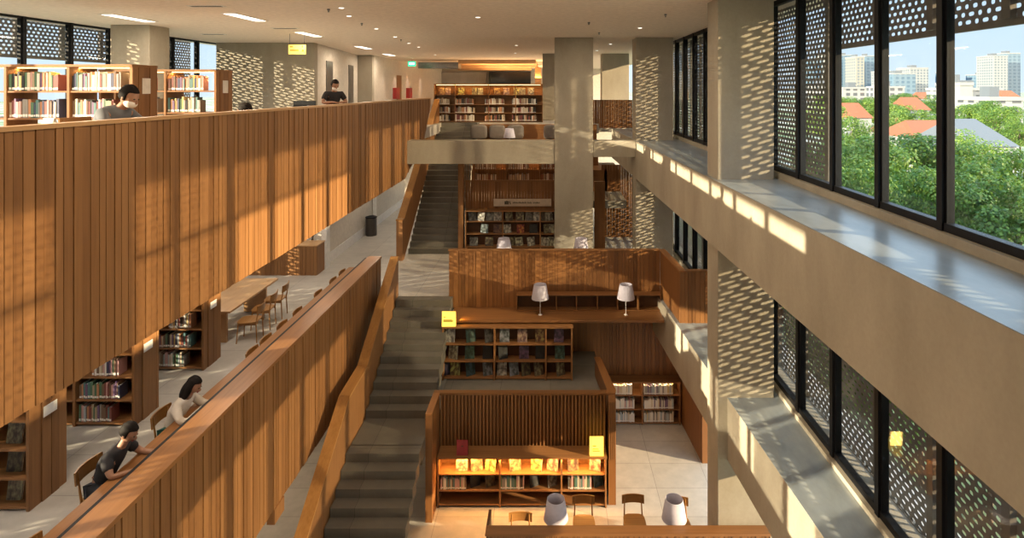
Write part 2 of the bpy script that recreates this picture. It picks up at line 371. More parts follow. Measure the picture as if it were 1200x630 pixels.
def perf(x, spans, label, posts, outx):
    t = thing('facade_screen', label, 'screen')
    for (y0, y1, z0, z1) in spans:
        MB().box(x - .008, x + .008, y0, y1, z0, z1).build('perforated_panel', 'perforated', t)
        fr = MB(); 
        fr.box(x - .03, x + .03, y0, y1, z0 - .07, z0); fr.box(x - .03, x + .03, y0, y1, z1, z1 + .05)
        fr.build('panel_edge', 'screen_post', t)
    for (y, z0, z1) in posts: MB().box(x + .01 * outx, x + .08 * outx, y - .06, y + .06, z0, z1).build('post', 'screen_post', t)
SZ = EYE + .80
SB = 10.05
perf(4.75, [(-8, SB, EYE + .73, 11.2), (SB, 26, 6.9, 11.2), (-8, 5.15, 6.9, EYE + .65)], 'dark perforated metal screen outside the upper windows on the daylight side', [(-7.4 + 1.23 * k, SZ - .07, 11.2) for k in range(15)] + [(SB + .05 + 1.23 * k, 6.9, 11.2) for k in range(12)], -1)  # full-height span near the viewer is out of view, added to hold back sun
perf(4.75, [(-8, 26, 3.35, 6.7)], 'dark perforated metal screen outside the lower row of windows', [(-7.4 + 1.23 * k, 3.35, 6.7) for k in range(27)], -1)
perf(-12.6, [(-8, 20.9, F2, 5.9), (-8, .3, 5.95, 7.2), (1.2, 2.3, 5.95, 7.2), (2.9, 4.1, 5.95, 7.2), (5.0, 6.0, 5.95, 7.2), (7, 20.9, 5.95, 7.2), (12.4, 17.6, SZ + .02, 11.0), (17.7, 20.9, F3, 11.0)], 'white lit perforated screen outside the windows behind the tall bookcases', [(-7.8 + .41 * k + dq, F2, 5.9) for k in range(69) for dq in (0, .11)] + [(12.8 + 1.33 * k, SZ, 11.0) for k in range(6)], -1)  # gapped lower spans and paired posts added to shape sun patches and streaks
struct(MB().box(4.35, 5.2, -8, 26, 3.0, 3.34).build('trim_5', 'concrete_smooth'))
struct(MB().box(4.35, 5.2, -8, 26, 6.72, 6.88).build('trim_6', 'concrete_smooth'))

# beams with deep sills --------------------------------------------
def l1(Y): return 3.1 - (Y - 4) * .0275
def l2(Y): return 3.36 - (Y - 7.33) * .06
tag(MB().prism_z([(l1(-8), -8), (4.35, -8), (4.35, 24.6), (l1(24.6), 24.6)], 6.2, 7.39).build('concrete_beam', 'concrete'), 'long concrete edge beam with a deep sill under the upper windows', 'beam')
tag(MB().prism_z([(l2(-8), -8), (4.35, -8), (4.35, 16.45), (l2(16.45), 16.45)], 2.4, 3.5).build('concrete_beam', 'concrete'), 'long concrete edge beam with a deep sill under the lower windows', 'beam')
tag(MB().box(-4.62, .13, 18.9, 19.4, EYE - 2.35, EYE - 1.62).build('concrete_beam', 'concrete', bevel=.01), 'short concrete beam crossing over the upper stair flight', 'beam')
tag(MB().box(1.36, l1(19), 18.9, 19.4, EYE - 2.13, EYE - 1.62).build('concrete_beam', 'concrete', bevel=.01), 'small concrete tie beam linking the two middle columns', 'beam')
def column(x0, x1, y0, y1, z0, z1, label): return tag(MB().box(x0, x1, y0, y1, z0, z1).build('concrete_column', 'concrete', bevel=.012), label, 'column')
column(2.985, 3.99, 10.66, 11.36, 0, CEIL, 'nearest tall square concrete column standing through the sills beside the big windows')
column(2.70, 3.89, 18.9, 19.7, 0, CEIL, 'concrete column dappled with light at the far end of the window sill')
column(.135, 1.35, 18.88, 19.9, 0, CEIL, 'freestanding concrete column in the middle, joined to the stair beam')
column(2.35, 3.6, 27.3, 28.1, F3, CEIL, 'farthest concrete column, seen above the red-brown wooden panel')
column(-.36, .85, 27.3, 28.1, F3, CEIL, 'concrete column half hidden at the right end of the glowing bookcase')
column(-11.2, -10.2, 15.2, 16.0, F3, CEIL, 'concrete column rising behind the second bookcase near the far windows')
column(2.985, 3.99, 2.6, 3.3, 0, CEIL, 'unseen concrete column near the viewer, added to break up the sunlight')  # column out of view, added for the shadow it casts
column(-11.2, -10.2, 15.2, 16.0, F2, F3 - .4, 'concrete column on the reading floor by the far windows')

for o in [q for q in COL.objects if q.name.startswith('concrete_beam')]:
    if 'upper windows' in o['label']: MB().prism_z([(l1(-8) - .002, -8), (4.1, -8), (4.1, 24.6), (l1(24.6) - .002, 24.6)], 7.388, 7.396).build('sill_sky_tint', 'sill', o)
    if 'lower windows' in o['label']: MB().prism_z([(l2(-1) - .002, -1), (4.1, -1), (4.1, 16.45), (l2(16.45) - .002, 16.45)], 3.5, 3.506).build('sill_sky_tint', 'sill', o)
# ------------------------------------------------------------------ wooden balustrades
def boards_x(mb, x, y0, y1, zt, zb, wmin=.085, wmax=.125, out=1, th=.02):
    """vertical boards on a face looking along +x (out=1); zt, zb give top and bottom height at y"""
    y = y0
    while y < y1 - .01:
        wd = min(random.uniform(wmin, wmax), y1 - y); a, b = y + .005, y + wd - .005
        if b <= a: break
        p = random.choice((0, .006, .012)) ; t = random.random()
        x0, x1 = x - th, x + p * out
        mb.hexa([(x0, a, zb(a)), (x1, a, zb(a)), (x1, b, zb(b)), (x0, b, zb(b)), (x0, a, zt(a)), (x1, a, zt(a)), (x1, b, zt(b)), (x0, b, zt(b))], t)
        y += wd
def boards_y(mb, y, x0, x1, z0, z1, wmin=.07, wmax=.12):
    x = x0
    while x < x1 - .01:
        wd = min(random.uniform(wmin, wmax), x1 - x); a, b = x + .003, x + wd - .003
        if b <= a: break
        mb.box(a, b, y - random.choice((0, .004, .008)), y + .02, z0, z1, random.random()); x += wd
PX = -4.53
t = thing('balustrade', 'huge upper balustrade of vertical wooden boards across the top floor edge', 'balustrade')
zt, zb = EYE - .35, EYE - 2.78
ZBU = EYE - 2.78
def lo(y): return ZBU if y < 18.6 else (ZBU + (y - 18.6) * .34 if y < 21.4 else ZBU + .95 + (y - 21.4) * 1.05)
mb = MB(); boards_x(mb, PX, -8, 22.6, lambda y: zt, lo); mb.build('board_cladding', 'wood_v', t)
MB().prism_x([(-8, zb + .02), (18.6, zb + .02), (21.4, lo(21.4) + .02), (22.6, lo(22.6)), (22.6, zt), (-8, zt)], PX - .1, PX - .021).build('core_panel', 'wood_dark', t)
MB().box(PX - .12, PX + .02, -8, 22.75, zt, zt + .04).build('cap_rail', 'wood_pale', t)
t = thing('balustrade', 'lower balustrade of vertical wooden boards with a broad cap beside the desks', 'balustrade')
zt, zb = EYE - 4.5, EYE - 6.88
mb = MB(); boards_x(mb, PX, -8, 15.95, lambda y: zt, lambda y: zb); mb.build('board_cladding', 'wood_v', t)
MB().box(PX - .3, PX - .021, -8, 15.95, zb + .02, zt).build('core_panel', 'wood_dark', t)
MB().box(PX - .33, PX + .02, -8, 15.97, zt, zt + .055).build('cap_rail', 'wood_y', t)
MB().box(PX - .40, PX - .33, -8, 15.9, zt - .2, zt + .03).build('shadow_line_strip', 'black_metal', t)  # black strip painting in the dark shadow gap between cap and desk
MB().box(PX - .1, PX + .03, 9.75, 10.1, zb - .22, zb + .02).build('bracket', 'wood_v', t)
o = tag(MB().box(-5.36, -4.94, -4, 15.9, EYE - 4.76, EYE - 4.72).build('study_counter', 'wood_y'), 'long narrow wooden desk running along the lower balustrade', 'desk')
MB().box(-4.98, -4.94, -4, 15.9, F2, EYE - 4.76).build('support_panel', 'wood_dark', o)
o = tag(MB().box(-5.25, -4.66, -2, 16, F3 + .70, F3 + .74).build('study_counter', 'wood_y'), 'long wooden desk hidden behind the upper balustrade', 'desk')
MB().box(-4.67, -4.645, -2, 16, F3, F3 + .70).build('support_panel', 'wood_dark', o)

# ------------------------------------------------------------------ stairs
def stairs(label, x0, x1, y0, z0, n, rise, run, under):
    t = thing('stair_flight', label, 'stairs')
    for i in range(n):
        y, z = y0 + i * run, z0 + (i + 1) * rise
        MB().box(x0, x1, y, y + run + .02, z - rise - under, z).build('step', 'stair_stone', t)
    return t
stairs('upper flight of dark stone steps rising under the concrete beam', -4.76, -3.12, 20.0, F2, 24, (F3 - F2) / 24, .23, .25)
stairs('middle flight of stone steps between the landing and the seating terraces', -4.05, -2.6, 13.1, MID, 10, .17, .28, .3)
struct(MB().box(-4.05, -2.6, 12.1, 13.12, MID - .4, MID).build('floor', 'stair_stone'))
stairs('lowest flight of dark stone steps going down beside the glowing bookcase', -4.05, -2.6, 12.1 - 11 * .28, F1, 11, MID / 11, .28, .1)
def sloped(label, prof_top, drop, x0, x1, cap=.05, m='wood_gold'):
    t = thing('stair_balustrade', label, 'balustrade')
    bot = [(y, z - d) for (y, z), d in zip(prof_top, drop)]
    MB().prism_x(prof_top + bot[::-1], x0 + .015, x1 - .015).build('side_panel', 'wood_v', t)
    c = MB()
    for (ya, za), (yb, zb_) in zip(prof_top, prof_top[1:]):
        c.hexa([(x0, ya, za), (x1, ya, za), (x1, yb, zb_), (x0, yb, zb_), (x0, ya, za + cap), (x1, ya, za + cap), (x1, yb, zb_ + cap), (x0, yb, zb_ + cap)])
    c.build('cap_rail', m, t); return t
sloped('golden wooden balustrade with flat cap following the middle and lowest stair flights',
       [(8.7, .95), (9.1, 1.0), (12.05, 2.78), (13.2, 2.85), (15.9, 4.48), (15.97, 4.5)], [1.3, 1.35, 1.4, 1.45, 1.5, 1.5], -4.27, -4.05)
t = sloped('golden wooden balustrade rising along the upper stair flight', [(19.2, EYE - 4.22), (19.4, EYE - 4.22), (25.6, EYE - .45)], [1.28, 1.3, 1.2], -4.97, -4.74)
tag(MB().box(-3.10, -2.93, 20.05, 20.4, F2, EYE - 2.2).build('wood_post', 'wood_v'), 'tall wooden end panel between the upper stairs and the book display wall', 'panel')

# ------------------------------------------------------------------ terrace A: wooden parapet, study desk
t = thing('balustrade', 'wooden parapet across the middle terrace with a band of sunlight, behind two white lamps', 'balustrade')
ZA = EYE - 4.29
mb = MB(); boards_y(mb, 15.9, -2.70, 2.92, 3.2, ZA, .06, .14); mb.build('board_cladding', 'wood_deep', t)
MB().box(-2.70, 2.92, 15.921, 16.02, 3.2, ZA).build('core_panel', 'wood_dark', t)
MB().box(-2.72, 2.92, 15.88, 16.04, ZA, ZA + .03).build('cap_rail', 'wood_shaded_x', t)
MB().prism_z([(2.92, 15.9), (3.05, 14.07), (3.17, 14.07), (3.04, 16.0)], 3.2, ZA).build('side_panel', 'wood_deep', t)
MB().prism_z([(2.90, 15.95), (3.03, 14.05), (3.19, 14.05), (3.06, 16.0)], ZA, ZA + .03).build('cap_rail', 'wood_y', t)
mb = MB(); boards_y(mb, 14.07, 3.17, 3.9, F2, ZA); mb.build('end_panel', 'wood_deep', t)
MB().box(3.17, 3.9, 14.05, 14.2, ZA, ZA + .03).build('cap_rail', 'wood_shaded_x', t)
MB().box(3.17, 3.9, 14.1, 14.18, F2, ZA).build('end_core', 'wood_dark', t)
t = thing('study_counter', 'long deep wooden desk carrying the two middle white lamps', 'desk')
MB().box(-2.55, 2.86, 14.98, 15.88, 3.16, 3.22).build('tabletop', 'wood_shaded_x', t, bevel=.006)
MB().box(-2.5, .5, 15.2, 15.3, 3.02, 3.16).build('apron', 'wood_dark', t)
t = thing('cubby_shelf', 'low row of dark wooden cubbyholes standing on the long desk against the parapet', 'shelf')
x0, x1, z0, z1 = W(605, 0, 15.62)[0], W(775, 0, 15.62)[0], 3.225, 3.225 + .42
MB().box(x0, x1, 15.6, 15.88, z1 - .025, z1).build('top_board', 'wood_shaded_x', t)
MB().box(x0, x1, 15.6, 15.88, z0, z0 + .02).build('bottom_board', 'wood_shaded_x', t)
MB().box(x0, x1, 15.86, 15.88, z0 + .02, z1 - .025).build('back_panel', 'wood_dark', t)
for q in (0, .275, .415, .56, .70, .845, 1): 
    xx = x0 + (x1 - x0 - .025) * q; MB().box(xx, xx + .025, 15.6, 15.86, z0 + .02, z1 - .025).build('divider', 'wood_deep', t)
mb = MB(); boards_y(mb, 16.45, .3, 3.6, 1.15, 3.1); struct(mb.build('wall_wood', 'wood_deep'))
wallbox('wall_wood', .3, 3.6, 16.47, 16.6, 0, 3.1, 'wood_dark')
tag(MB().prism_z([(3.52, 16.4), (3.66, 14.4), (3.8, 14.4), (3.8, 16.4)], 0, 2.4).build('partition_wall', 'wood_deep'), 'wooden wall panel under the lower concrete sill near the white books', 'panel')

# ------------------------------------------------------------------ terrace B: slatted screen, rails
ZB = EYE - 6.74
t = thing('slatted_screen', 'screen of thin upright wooden slats above the glowing low bookcase', 'screen')
MB().box(-2.6, 1.40, 13.28, 13.42, ZB - .05, ZB).build('top_rail', 'wood_shaded_x', t)
MB().box(-2.46, 1.24, 13.3, 13.34, 1.0, 1.05).build('bottom_rail', 'wood_shaded_x', t)
n = 47
for i in range(n):
    x = -2.43 + i * (1.20 + 2.43) / (n - 1); MB().box(x - .014, x + .014, 13.29, 13.33, 1.05, ZB - .05, random.random()).build('slat', 'wood_v', t)
MB().box(-2.46, 1.24, 13.38, 13.43, 1.0, ZB - .05).build('backing_panel', 'wood_deep', t)
t = thing('side_wall', 'wooden side wall between the dark stairs and the glowing low bookcase', 'wall panel')
MB().box(-2.6, -2.46, 12.42, 13.28, 0, ZB - .02).build('panel', 'wood_deep', t); MB().box(-2.6, -2.46, 12.40, 13.28, ZB - .02, ZB + .01).build('cap_rail', 'wood_y', t)
t = thing('side_wall', 'wooden side wall and rail running back beside the white bookshelf', 'wall panel')
MB().prism_z([(1.26, 12.95), (1.42, 12.95), (1.45, 13.4), (1.24, 15.05), (1.12, 15.05), (1.29, 13.4)], 0, ZB - .03).build('panel', 'wood_deep', t)
MB().prism_z([(1.24, 13.27), (1.44, 13.27), (1.47, 13.4), (1.26, 15.07), (1.10, 15.07), (1.27, 13.45)], ZB - .03, ZB + .01).build('cap_rail', 'wood_y', t)
for i in range(4): MB().box(1.27 + i * .04, 1.29 + i * .04, 12.925, 12.95, 1.0, ZB - .03).build('slat', 'wood_v', t)

# bottom counter ----------------------------------------------------
t = thing('balustrade', 'slatted wooden partition with flat top in front of the four chairs', 'partition')
mb = MB(); boards_y(mb, 10.45, -1.1, 3.85, 0, 1.22, .03, .05); mb.build('slat_cladding', 'wood_deep', t)
MB().box(-1.1, 3.85, 10.471, 10.55, 0, 1.22).build('core_panel', 'wood_dark', t)
MB().box(-1.14, 3.87, 10.41, 10.62, 1.22, 1.26).build('cap_rail', 'wood_shaded_x', t)
MB().box(-1.14, -1.09, 10.62, 11.05, 0, 1.24).build('side_panel', 'wood_dark', t)
t = thing('reading_table', 'wooden desk tucked behind the slatted partition', 'table')
MB().box(-1.08, 2.95, 10.63, 11.15, .72, .76).build('tabletop', 'wood_shaded_x', t)
for x in (-1.0, .9, 2.85): MB().box(x, x + .05, 10.7, 11.1, 0, .72).build('leg', 'wood_deep', t)

# ------------------------------------------------------------------ terrace C
t = thing('slatted_screen', 'fine wooden slat screen in front of the shelf below the concrete beam', 'screen')
n = 58; XC0, XC1 = -2.9, 1.45
MB().box(XC0, XC1, 20.28, 20.34, 5.88, 5.93).build('bottom_rail', 'wood_shaded_x', t); MB().box(XC0, XC1, 20.28, 20.34, 7.0, 7.05).build('top_rail', 'wood_shaded_x', t)
for i in range(n):
    x = XC0 + .03 + i * (XC1 - XC0 - .06) / (n - 1); MB().box(x - .012, x + .012, 20.29, 20.33, 5.93, 7.0, random.random()).build('slat', 'wood_deep', t)
mb = MB(); boards_y(mb, 20.36, XC0, XC1, 4.9, 5.88); struct(mb.build('wall_wood', 'wood_deep'))
wallbox('wall_wood', XC0, XC1, 20.38, 20.42, F2, TC, 'wood_dark')
t = thing('bench', 'built-in stepped wooden bench with grey cushions beyond the concrete beam', 'bench')
MB().box(-2.95, 1.9, 23.7, 24.6, 6.0, 6.98).build('seat', 'wood_shaded_x', t); MB().box(-2.95, 1.9, 24.5, 24.6, 6.98, F3 - .02).build('backrest', 'wood_shaded_x', t)
def cushion(px0, px1, label):
    x0, x1 = W(px0, 0, 24.3)[0], W(px1, 0, 24.3)[0]; m = MB()
    cx, hx = (x0 + x1) / 2, (x1 - x0) / 2
    def sq(p): return Vector([math.copysign(abs(c) ** .45, c) for c in p])
    m.ball((cx, 24.33, 7.28), (hx, .12, .29), 20, 12, fn=sq)
    tag(m.build('cushion', 'cushion'), label, 'cushion', 'back cushions on the stepped bench')
cushion(551, 571, 'olive grey back cushion on the bench, nearest the stairs'); cushion(573, 592, 'grey back cushion on the bench behind the small white lamp')
cushion(594, 614, 'brown grey back cushion on the bench beside the bare wooden stretch'); cushion(637, 652, 'grey back cushion at the column end of the bench')
t = thing('reading_table', 'narrow wooden table behind the concrete beam carrying a small lamp', 'table')
MB().box(-2.6, .0, 22.6, 23.1, 6.70, 6.74).build('tabletop', 'wood_shaded_x', t)
for x in (-2.5, -.15): MB().box(x, x + .05, 22.65, 23.05, 6.0, 6.7).build('leg', 'wood_deep', t)
# right back corner
mb = MB(); boards_y(mb, 24.66, 1.75, 3.9, 7.42, EYE - .42); o = tag(mb.build('partition_wall', 'wood_deep'), 'red-brown wooden panel between the middle and dappled columns on the top floor', 'panel')
mb = MB(); boards_y(mb, 22.3, 1.9, 3.4, F2, 6.2); struct(mb.build('wall_wood', 'wood_deep'))
tag(MB().box(1.5, 1.86, 20.3, 20.5, F2, 5.87).build('wood_post', 'wood_deep'), 'narrow wooden pier right beside the middle column', 'panel')

# far end of top floor -----------------------------------------------
t = thing('slatted_ceiling', 'glowing orange timber slats across the far ceiling', 'ceiling slats')
for i in range(9): 
    y = 33 + i * 1.4; MB().box(W(537, 0, y)[0], -.8 if y < 40 else -1.4, y, y + .5, CEIL - .22, CEIL - .02).build('slat', 'wood_pale', t)
for i in range(3): area('added_slat_uplight', (-2.5, 34 + i * 4, CEIL - .9), 4, .3, 140, (1, .55, .2), (math.pi, 0, 0))  # unseen up-lights added to light the slats orange
tag(MB().box(W(490, 0, 33)[0], W(537, 0, 33)[0], 33, 34, EYE + 1.18, EYE + 1.52).build('ceiling_duct', 'grey_metal'), 'long grey duct under the far ceiling by the green sign', 'duct')
wallbox('trim_7', -8.5, -5.0, 46.6, 46.9, F3, CEIL - .3, 'concrete_smooth')
struct(MB().box(W(573, 0, 46)[0], W(622, 0, 46)[0], 45.9, 46.1, F3, CEIL - .25).build('door_1', 'glass_dark'))
for i, px in enumerate((631, 640)): tag(MB().box(W(px - 4, 0, 38 - i * 3)[0], W(px + 3, 0, 38 - i * 3)[0], 38 - i * 3, 39.5 - i * 3, F3, CEIL - .24).build('timber_fin', 'wood_pale'), ('farther' if i == 0 else 'nearer') + ' upright timber fin beyond the glowing bookcase', 'fin')
for k, (px, h) in enumerate(((382, 0), (406, 0))):
    yy = 22.6 + k * 3.9; xx = -8.3 - (yy - 21) * .12
    struct(MB().prism_z([(xx + .0, yy), (xx + .03, yy), (xx - .08, yy + .95), (xx - .11, yy + .95)], F3, F3 + 2.5).build(f'door_{k + 2}', 'grey_metal'))
struct(MB().box(-8.52, -8.47, 33, 34, F3, F3 + 2.2).build('door_4', 'wood_v'))
for px, l in ((465.5, 'nearer'), (480.5, 'farther')):
    Y = 8.35 * F / (VX - px); t = tag(MB().box(-8.5, -8.3, Y - .35, Y + .35, EYE - .5, EYE + .1).build('fire_cabinet', 'red_paint'), f'{l} red fire cabinet on the far corridor wall', 'fire cabinet', 'red fire cabinets')
t = thing('exit_sign', 'green lit exit sign hanging at the far corridor', 'sign')
p = W(482.5, 75, 31); MB().box(p[0] - .2, p[0] + .2, 31, 31.05, p[2] - .12, p[2] + .14).build('lit_panel', 'sign_green', t)
MB().box(p[0] - .12, p[0] + .14, 30.985, 30.999, p[2] - .03, p[2] + .07).build('symbol', 'lamp_glow', t); MB().box(p[0] - .01, p[0] + .01, 31.01, 31.03, p[2] + .14, CEIL).build('hanger', 'grey_metal', t)
t = thing('hanging_sign', 'yellow hanging direction sign in front of the concrete wall', 'sign')
Y = 17.6; a, b = W(338, 52.5, Y), W(358, 63.5, Y)
MB().box(a[0], b[0], Y, Y + .04, b[2], a[2]).build('sign_panel', 'sign_yellow_dim', t)
for f_ in (.06, .92): MB().tube([(a[0] + (b[0] - a[0]) * f_, Y + .02, a[2]), (a[0] + (b[0] - a[0]) * f_, Y + .02, CEIL)], .006, 6).build('wire', 'black_metal', t)
m = MB()
for (u0, u1, v0, v1) in ((.08, .28, .72, .9), (.08, .6, .35, .5), (.78, .86, .72, .92), (.8, .9, .28, .5)):
    m.box(a[0] + (b[0] - a[0]) * u0, a[0] + (b[0] - a[0]) * u1, Y - .004, Y - .001, b[2] + (a[2] - b[2]) * v0, b[2] + (a[2] - b[2]) * v1)
m.build('lettering', 'ink_soft', t)

for y in (30.2, 32.6, 35.5, 39):
    l = bpy.data.lights.new('wall_washer', 'SPOT'); l.energy = 90; l.color = (1, .78, .58); l.spot_size = 1.1; l.spot_blend = .6; l.shadow_soft_size = .03
    o = bpy.data.objects.new('wall_washer', l); COL.objects.link(o); o.location = (-8.15, y, CEIL - .06); o.rotation_euler = (0, -.12, 0)
# ------------------------------------------------------------------ ceiling fittings
fx = [((152, 21), 'nearest the first bookcase'), ((288, 20), 'above the small bookcase'), ((362, 40), 'behind the yellow hanging sign'), ((426, 55.5), 'before the corridor doors'), ((456, 64), 'deepest in the corridor row')]
for (px, py), where in fx:
    x, y, z = Wz(px, py, CEIL); t = thing('ceiling_light', f'recessed rectangular ceiling light {where}', 'ceiling light', (x, y, CEIL), 0, 'rectangular ceiling lights')
    MB().box(-.17, .17, -.75, .75, -.012, 0).build('frame', 'white_paint', t); MB().box(-.12, .12, -.7, .7, -.018, -.012).build('diffuser', 'lamp_glow', t)
    area('ceiling_and_fill_lamp', (x, y, CEIL - .05), .3, 1.4, 55, (1, .80, .58))
for x, y in ((-7, 5), (-7, 9), (-9.7, 8), (-2, 6), (-2, 12), (1, 9), (-2, 2), (-7, 0), (1, 16), (-1, 23), (-1, 30)): area('ceiling_and_fill_lamp', (x, y, CEIL - .05), .3, 1.4, 60, (1, .78, .54))  # fill lamps added under the ceiling, no fittings there
for x in (-6.2, -9.2):
    for y in (3, 7.5, 12, 16.5, 22, 28): area('unseen_fill_lamp', (x, y, F3 - .45), .3, 1.4, 34, (1, .84, .66))  # unseen lamps added beneath the upper slab as fill
for y in (3, 8, 13): area('unseen_fill_lamp', (-7, y, F2 - .45), .3, 1.4, 45, (1, .74, .48))  # more unseen fill lamps, added over the lowest floor
dl = [(409, 18.5), (441, 33.5), (463, 43), (479, 50.5), (490.5, 55), (510, 64), (750, 32.5), (715.5, 51.5), (699.5, 59), (605, 53), (604, 62), (400, 9), (560, 20)]
for i, (px, py) in enumerate(dl):
    x, y, z = Wz(px, py, CEIL); t = thing('downlight', f'small round ceiling downlight, {ordn(i)} counting from the hanging sign inward', 'downlight', (x, y, CEIL), 0, 'small round downlights')
    MB().lathe([(.075, 0), (.075, -.008)], n=14).build('trim_ring', 'white_paint', t); MB().lathe([(.05, -.008), (.05, -.012)], n=14).build('lens', 'lamp_glow', t)
for i, (px, py) in enumerate(((385, 10.5), (424, 27), (690, 26), (780, 16.5), (702, 38), (470, 46))):
    x, y, z = Wz(px, py, CEIL); tag(MB().lathe([(.03, 0), (.03, -.03), (.008, -.035), (.02, -.06), (.02, -.066)], n=10).build('sprinkler_head', 'grey_metal', loc=(x, y, CEIL)), f'tiny ceiling sprinkler head, {ordn(i)} of the scattered row', 'sprinkler', 'ceiling sprinklers')
for (px, py, l) in ((242, 7, 'above the first bookcase end'), (250, 40, 'by the concrete wall'), (334, 33, 'beside the hanging sign')):
    x, y, z = Wz(px, py, CEIL); t = thing('air_vent', f'dark slim ceiling air vent {l}', 'vent', (x, y, CEIL)); MB().box(-.35, .35, -.1, .1, -.01, 0).build('frame', 'white_paint', t); MB().box(-.3, .3, -.05, .05, -.014, -.01).build('slot', 'ring', t)

# ------------------------------------------------------------------ books and bookcases
BM = {}
def book_mesh():
    m = MB()   # unit book: width 1 (x), depth 1 (y), height 1 (z); spine faces -y
    m.box(0, .12, 0, 1, 0, 1, mi=0); m.box(.88, 1, 0, 1, 0, 1, mi=0); m.box(.12, .88, 0, .06, 0, 1, mi=0); m.box(.12, .88, .06, .96, .03, .97, mi=1)
    m.box(.04, .96, -.012, -.001, .07, .2, mi=2)
    return m
PAL = {'bright red': (.6, .04, .03), 'dark red': (.26, .03, .03), 'green': (.05, .20, .10), 'teal': (.03, .22, .24), 'navy blue': (.03, .05, .16), 'black': (.02, .02, .022), 'cream': (.62, .54, .40), 'white': (.72, .72, .70), 'grey': (.26, .26, .26), 'orange': (.62, .20, .04), 'yellow': (.70, .50, .07), 'brown': (.20, .10, .05), 'pink': (.60, .26, .28), 'light blue': (.30, .45, .56), 'purple': (.16, .06, .24), 'tan': (.42, .30, .18)}
for k_, c_ in PAL.items():
    if k_ != 'bright red': a_ = sum(c_) / 3; PAL[k_] = tuple(.58 * q + .42 * a_ * w__ for q, w__ in zip(c_, (1.12, .98, .8)))
MIX = [k_ for k_ in PAL if k_ != 'bright red']
base_book = None
SPEC, MAKE = [], [False]
def put_book(x, y, z, w_, d, h, cname, label, group, tilt=0):
    global base_book
    if not MAKE[0]:
        SPEC.append((x + w_ / 2, y, z, w_, h, lambda *a: put_book(x, y, z, w_, d, h, cname, label, group, tilt), w_, d, h, cname, 'row')); return None
    if base_book is None: base_book = book_mesh().build('book', ['book_cover', 'paper', 'paper']); o = base_book
    else: o = base_book.copy(); COL.objects.link(o)
    o.location = (x, y, z); o.scale = (w_, d, h); o.rotation_euler = (0, tilt, 0)
    c = PAL[cname]; j = 1; o.color = (*[min(1, q * j) for q in c], 1)
    tag(o, label, 'book', group); return o
def row(x0, x1, y, z, hmax, start, rowname, shelf, group, pal=MIX, wr=(.018, .045), fill=1.0, d=.2):
    x = x0; i = start; end = x0 + (x1 - x0) * fill
    while True:
        wd = random.uniform(*wr)
        if x + wd > end: break
        h = hmax * random.uniform(.72, .96); cn = random.choice(pal)
        put_book(x, y + random.uniform(0, .015), z + .001, wd * .94, d * random.uniform(.9, 1), h, cn, f'{cn} book, {ordn(i)} from left, {rowname} row, {shelf}', group)
        x += wd; i += 1
    return i
base_disp = None
def display(x, y, z, w_, h, cname, label, group, turn=0, lean=.16):
    """a book standing cover out; x is its middle"""
    global base_disp
    if not MAKE[0]:
        SPEC.append((x, y, z, w_, h, lambda *a: display(x, y, z, w_, h, cname, label, group, turn, lean), w_, .03, h, cname, 'disp')); return None
    if base_disp is None:
        m = MB(); m.box(-.5, .5, 0, .12, 0, 1, mi=0); m.box(-.5, .5, .88, 1, 0, 1, mi=1); m.box(-.5, -.47, .12, .88, 0, 1, mi=1); m.box(-.47, .48, .12, .88, .02, .98, mi=2)
        base_disp = m.build('book', ['cover_art', 'book_cover', 'paper']); o = base_disp
    else: o = base_disp.copy(); COL.objects.link(o)
    o.location = (x, y, z + .002); o.scale = (w_, .03, h); o.rotation_euler = (-lean, 0, turn)
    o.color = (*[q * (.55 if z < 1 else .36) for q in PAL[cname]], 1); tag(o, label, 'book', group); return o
def bookcase(label, x0, x1, y, depth, z0, z1, boards, divs, back=True, th=.035, m='wood_v', mh='wood_x', end=None, toph=None):
    t = thing('bookcase', label, 'bookcase'); T = th
    MB().box(x0, x0 + T, y, y + depth, z0, z1 - T).build('side_panel', m, t)
    e = MB()
    if end: boards_x(e, x1 + .005, y, y + depth, lambda q: z1 - T, lambda q: z0, .12, .2, 1, .04)
    else: e.box(x1 - T, x1, y, y + depth, z0, z1 - T)
    e.build('side_panel', m, t)
    MB().box(x0 - .005, x1 + .012, y - .008, y + depth + .005, z1 - T, z1).build('top_board', mh, t)
    for z in boards: MB().box(x0 + T, x1 - T - .001, y + .01, y + depth - .02, z - T * .7, z).build('shelf_board', mh, t)
    for x in divs: MB().box(x - T / 2, x + T / 2, y, y + depth - .02, z0, z1 - T).build('divider', m, t)
    if back: MB().box(x0 + T, x1 - T, y + depth - .018, y + depth - .004, z0, z1 - T).build('back_panel', 'wood_v', t)
    return t
def led(t, x0, x1, y, z, power, col=(1, .62, .25)):
    MB().box(x0, x1, y, y + .02, z - .012, z).build('light_strip', 'led', t)
    area('shelf_lamp', ((x0 + x1) / 2, y + .01, z - .02), x1 - x0, .03, power, col)
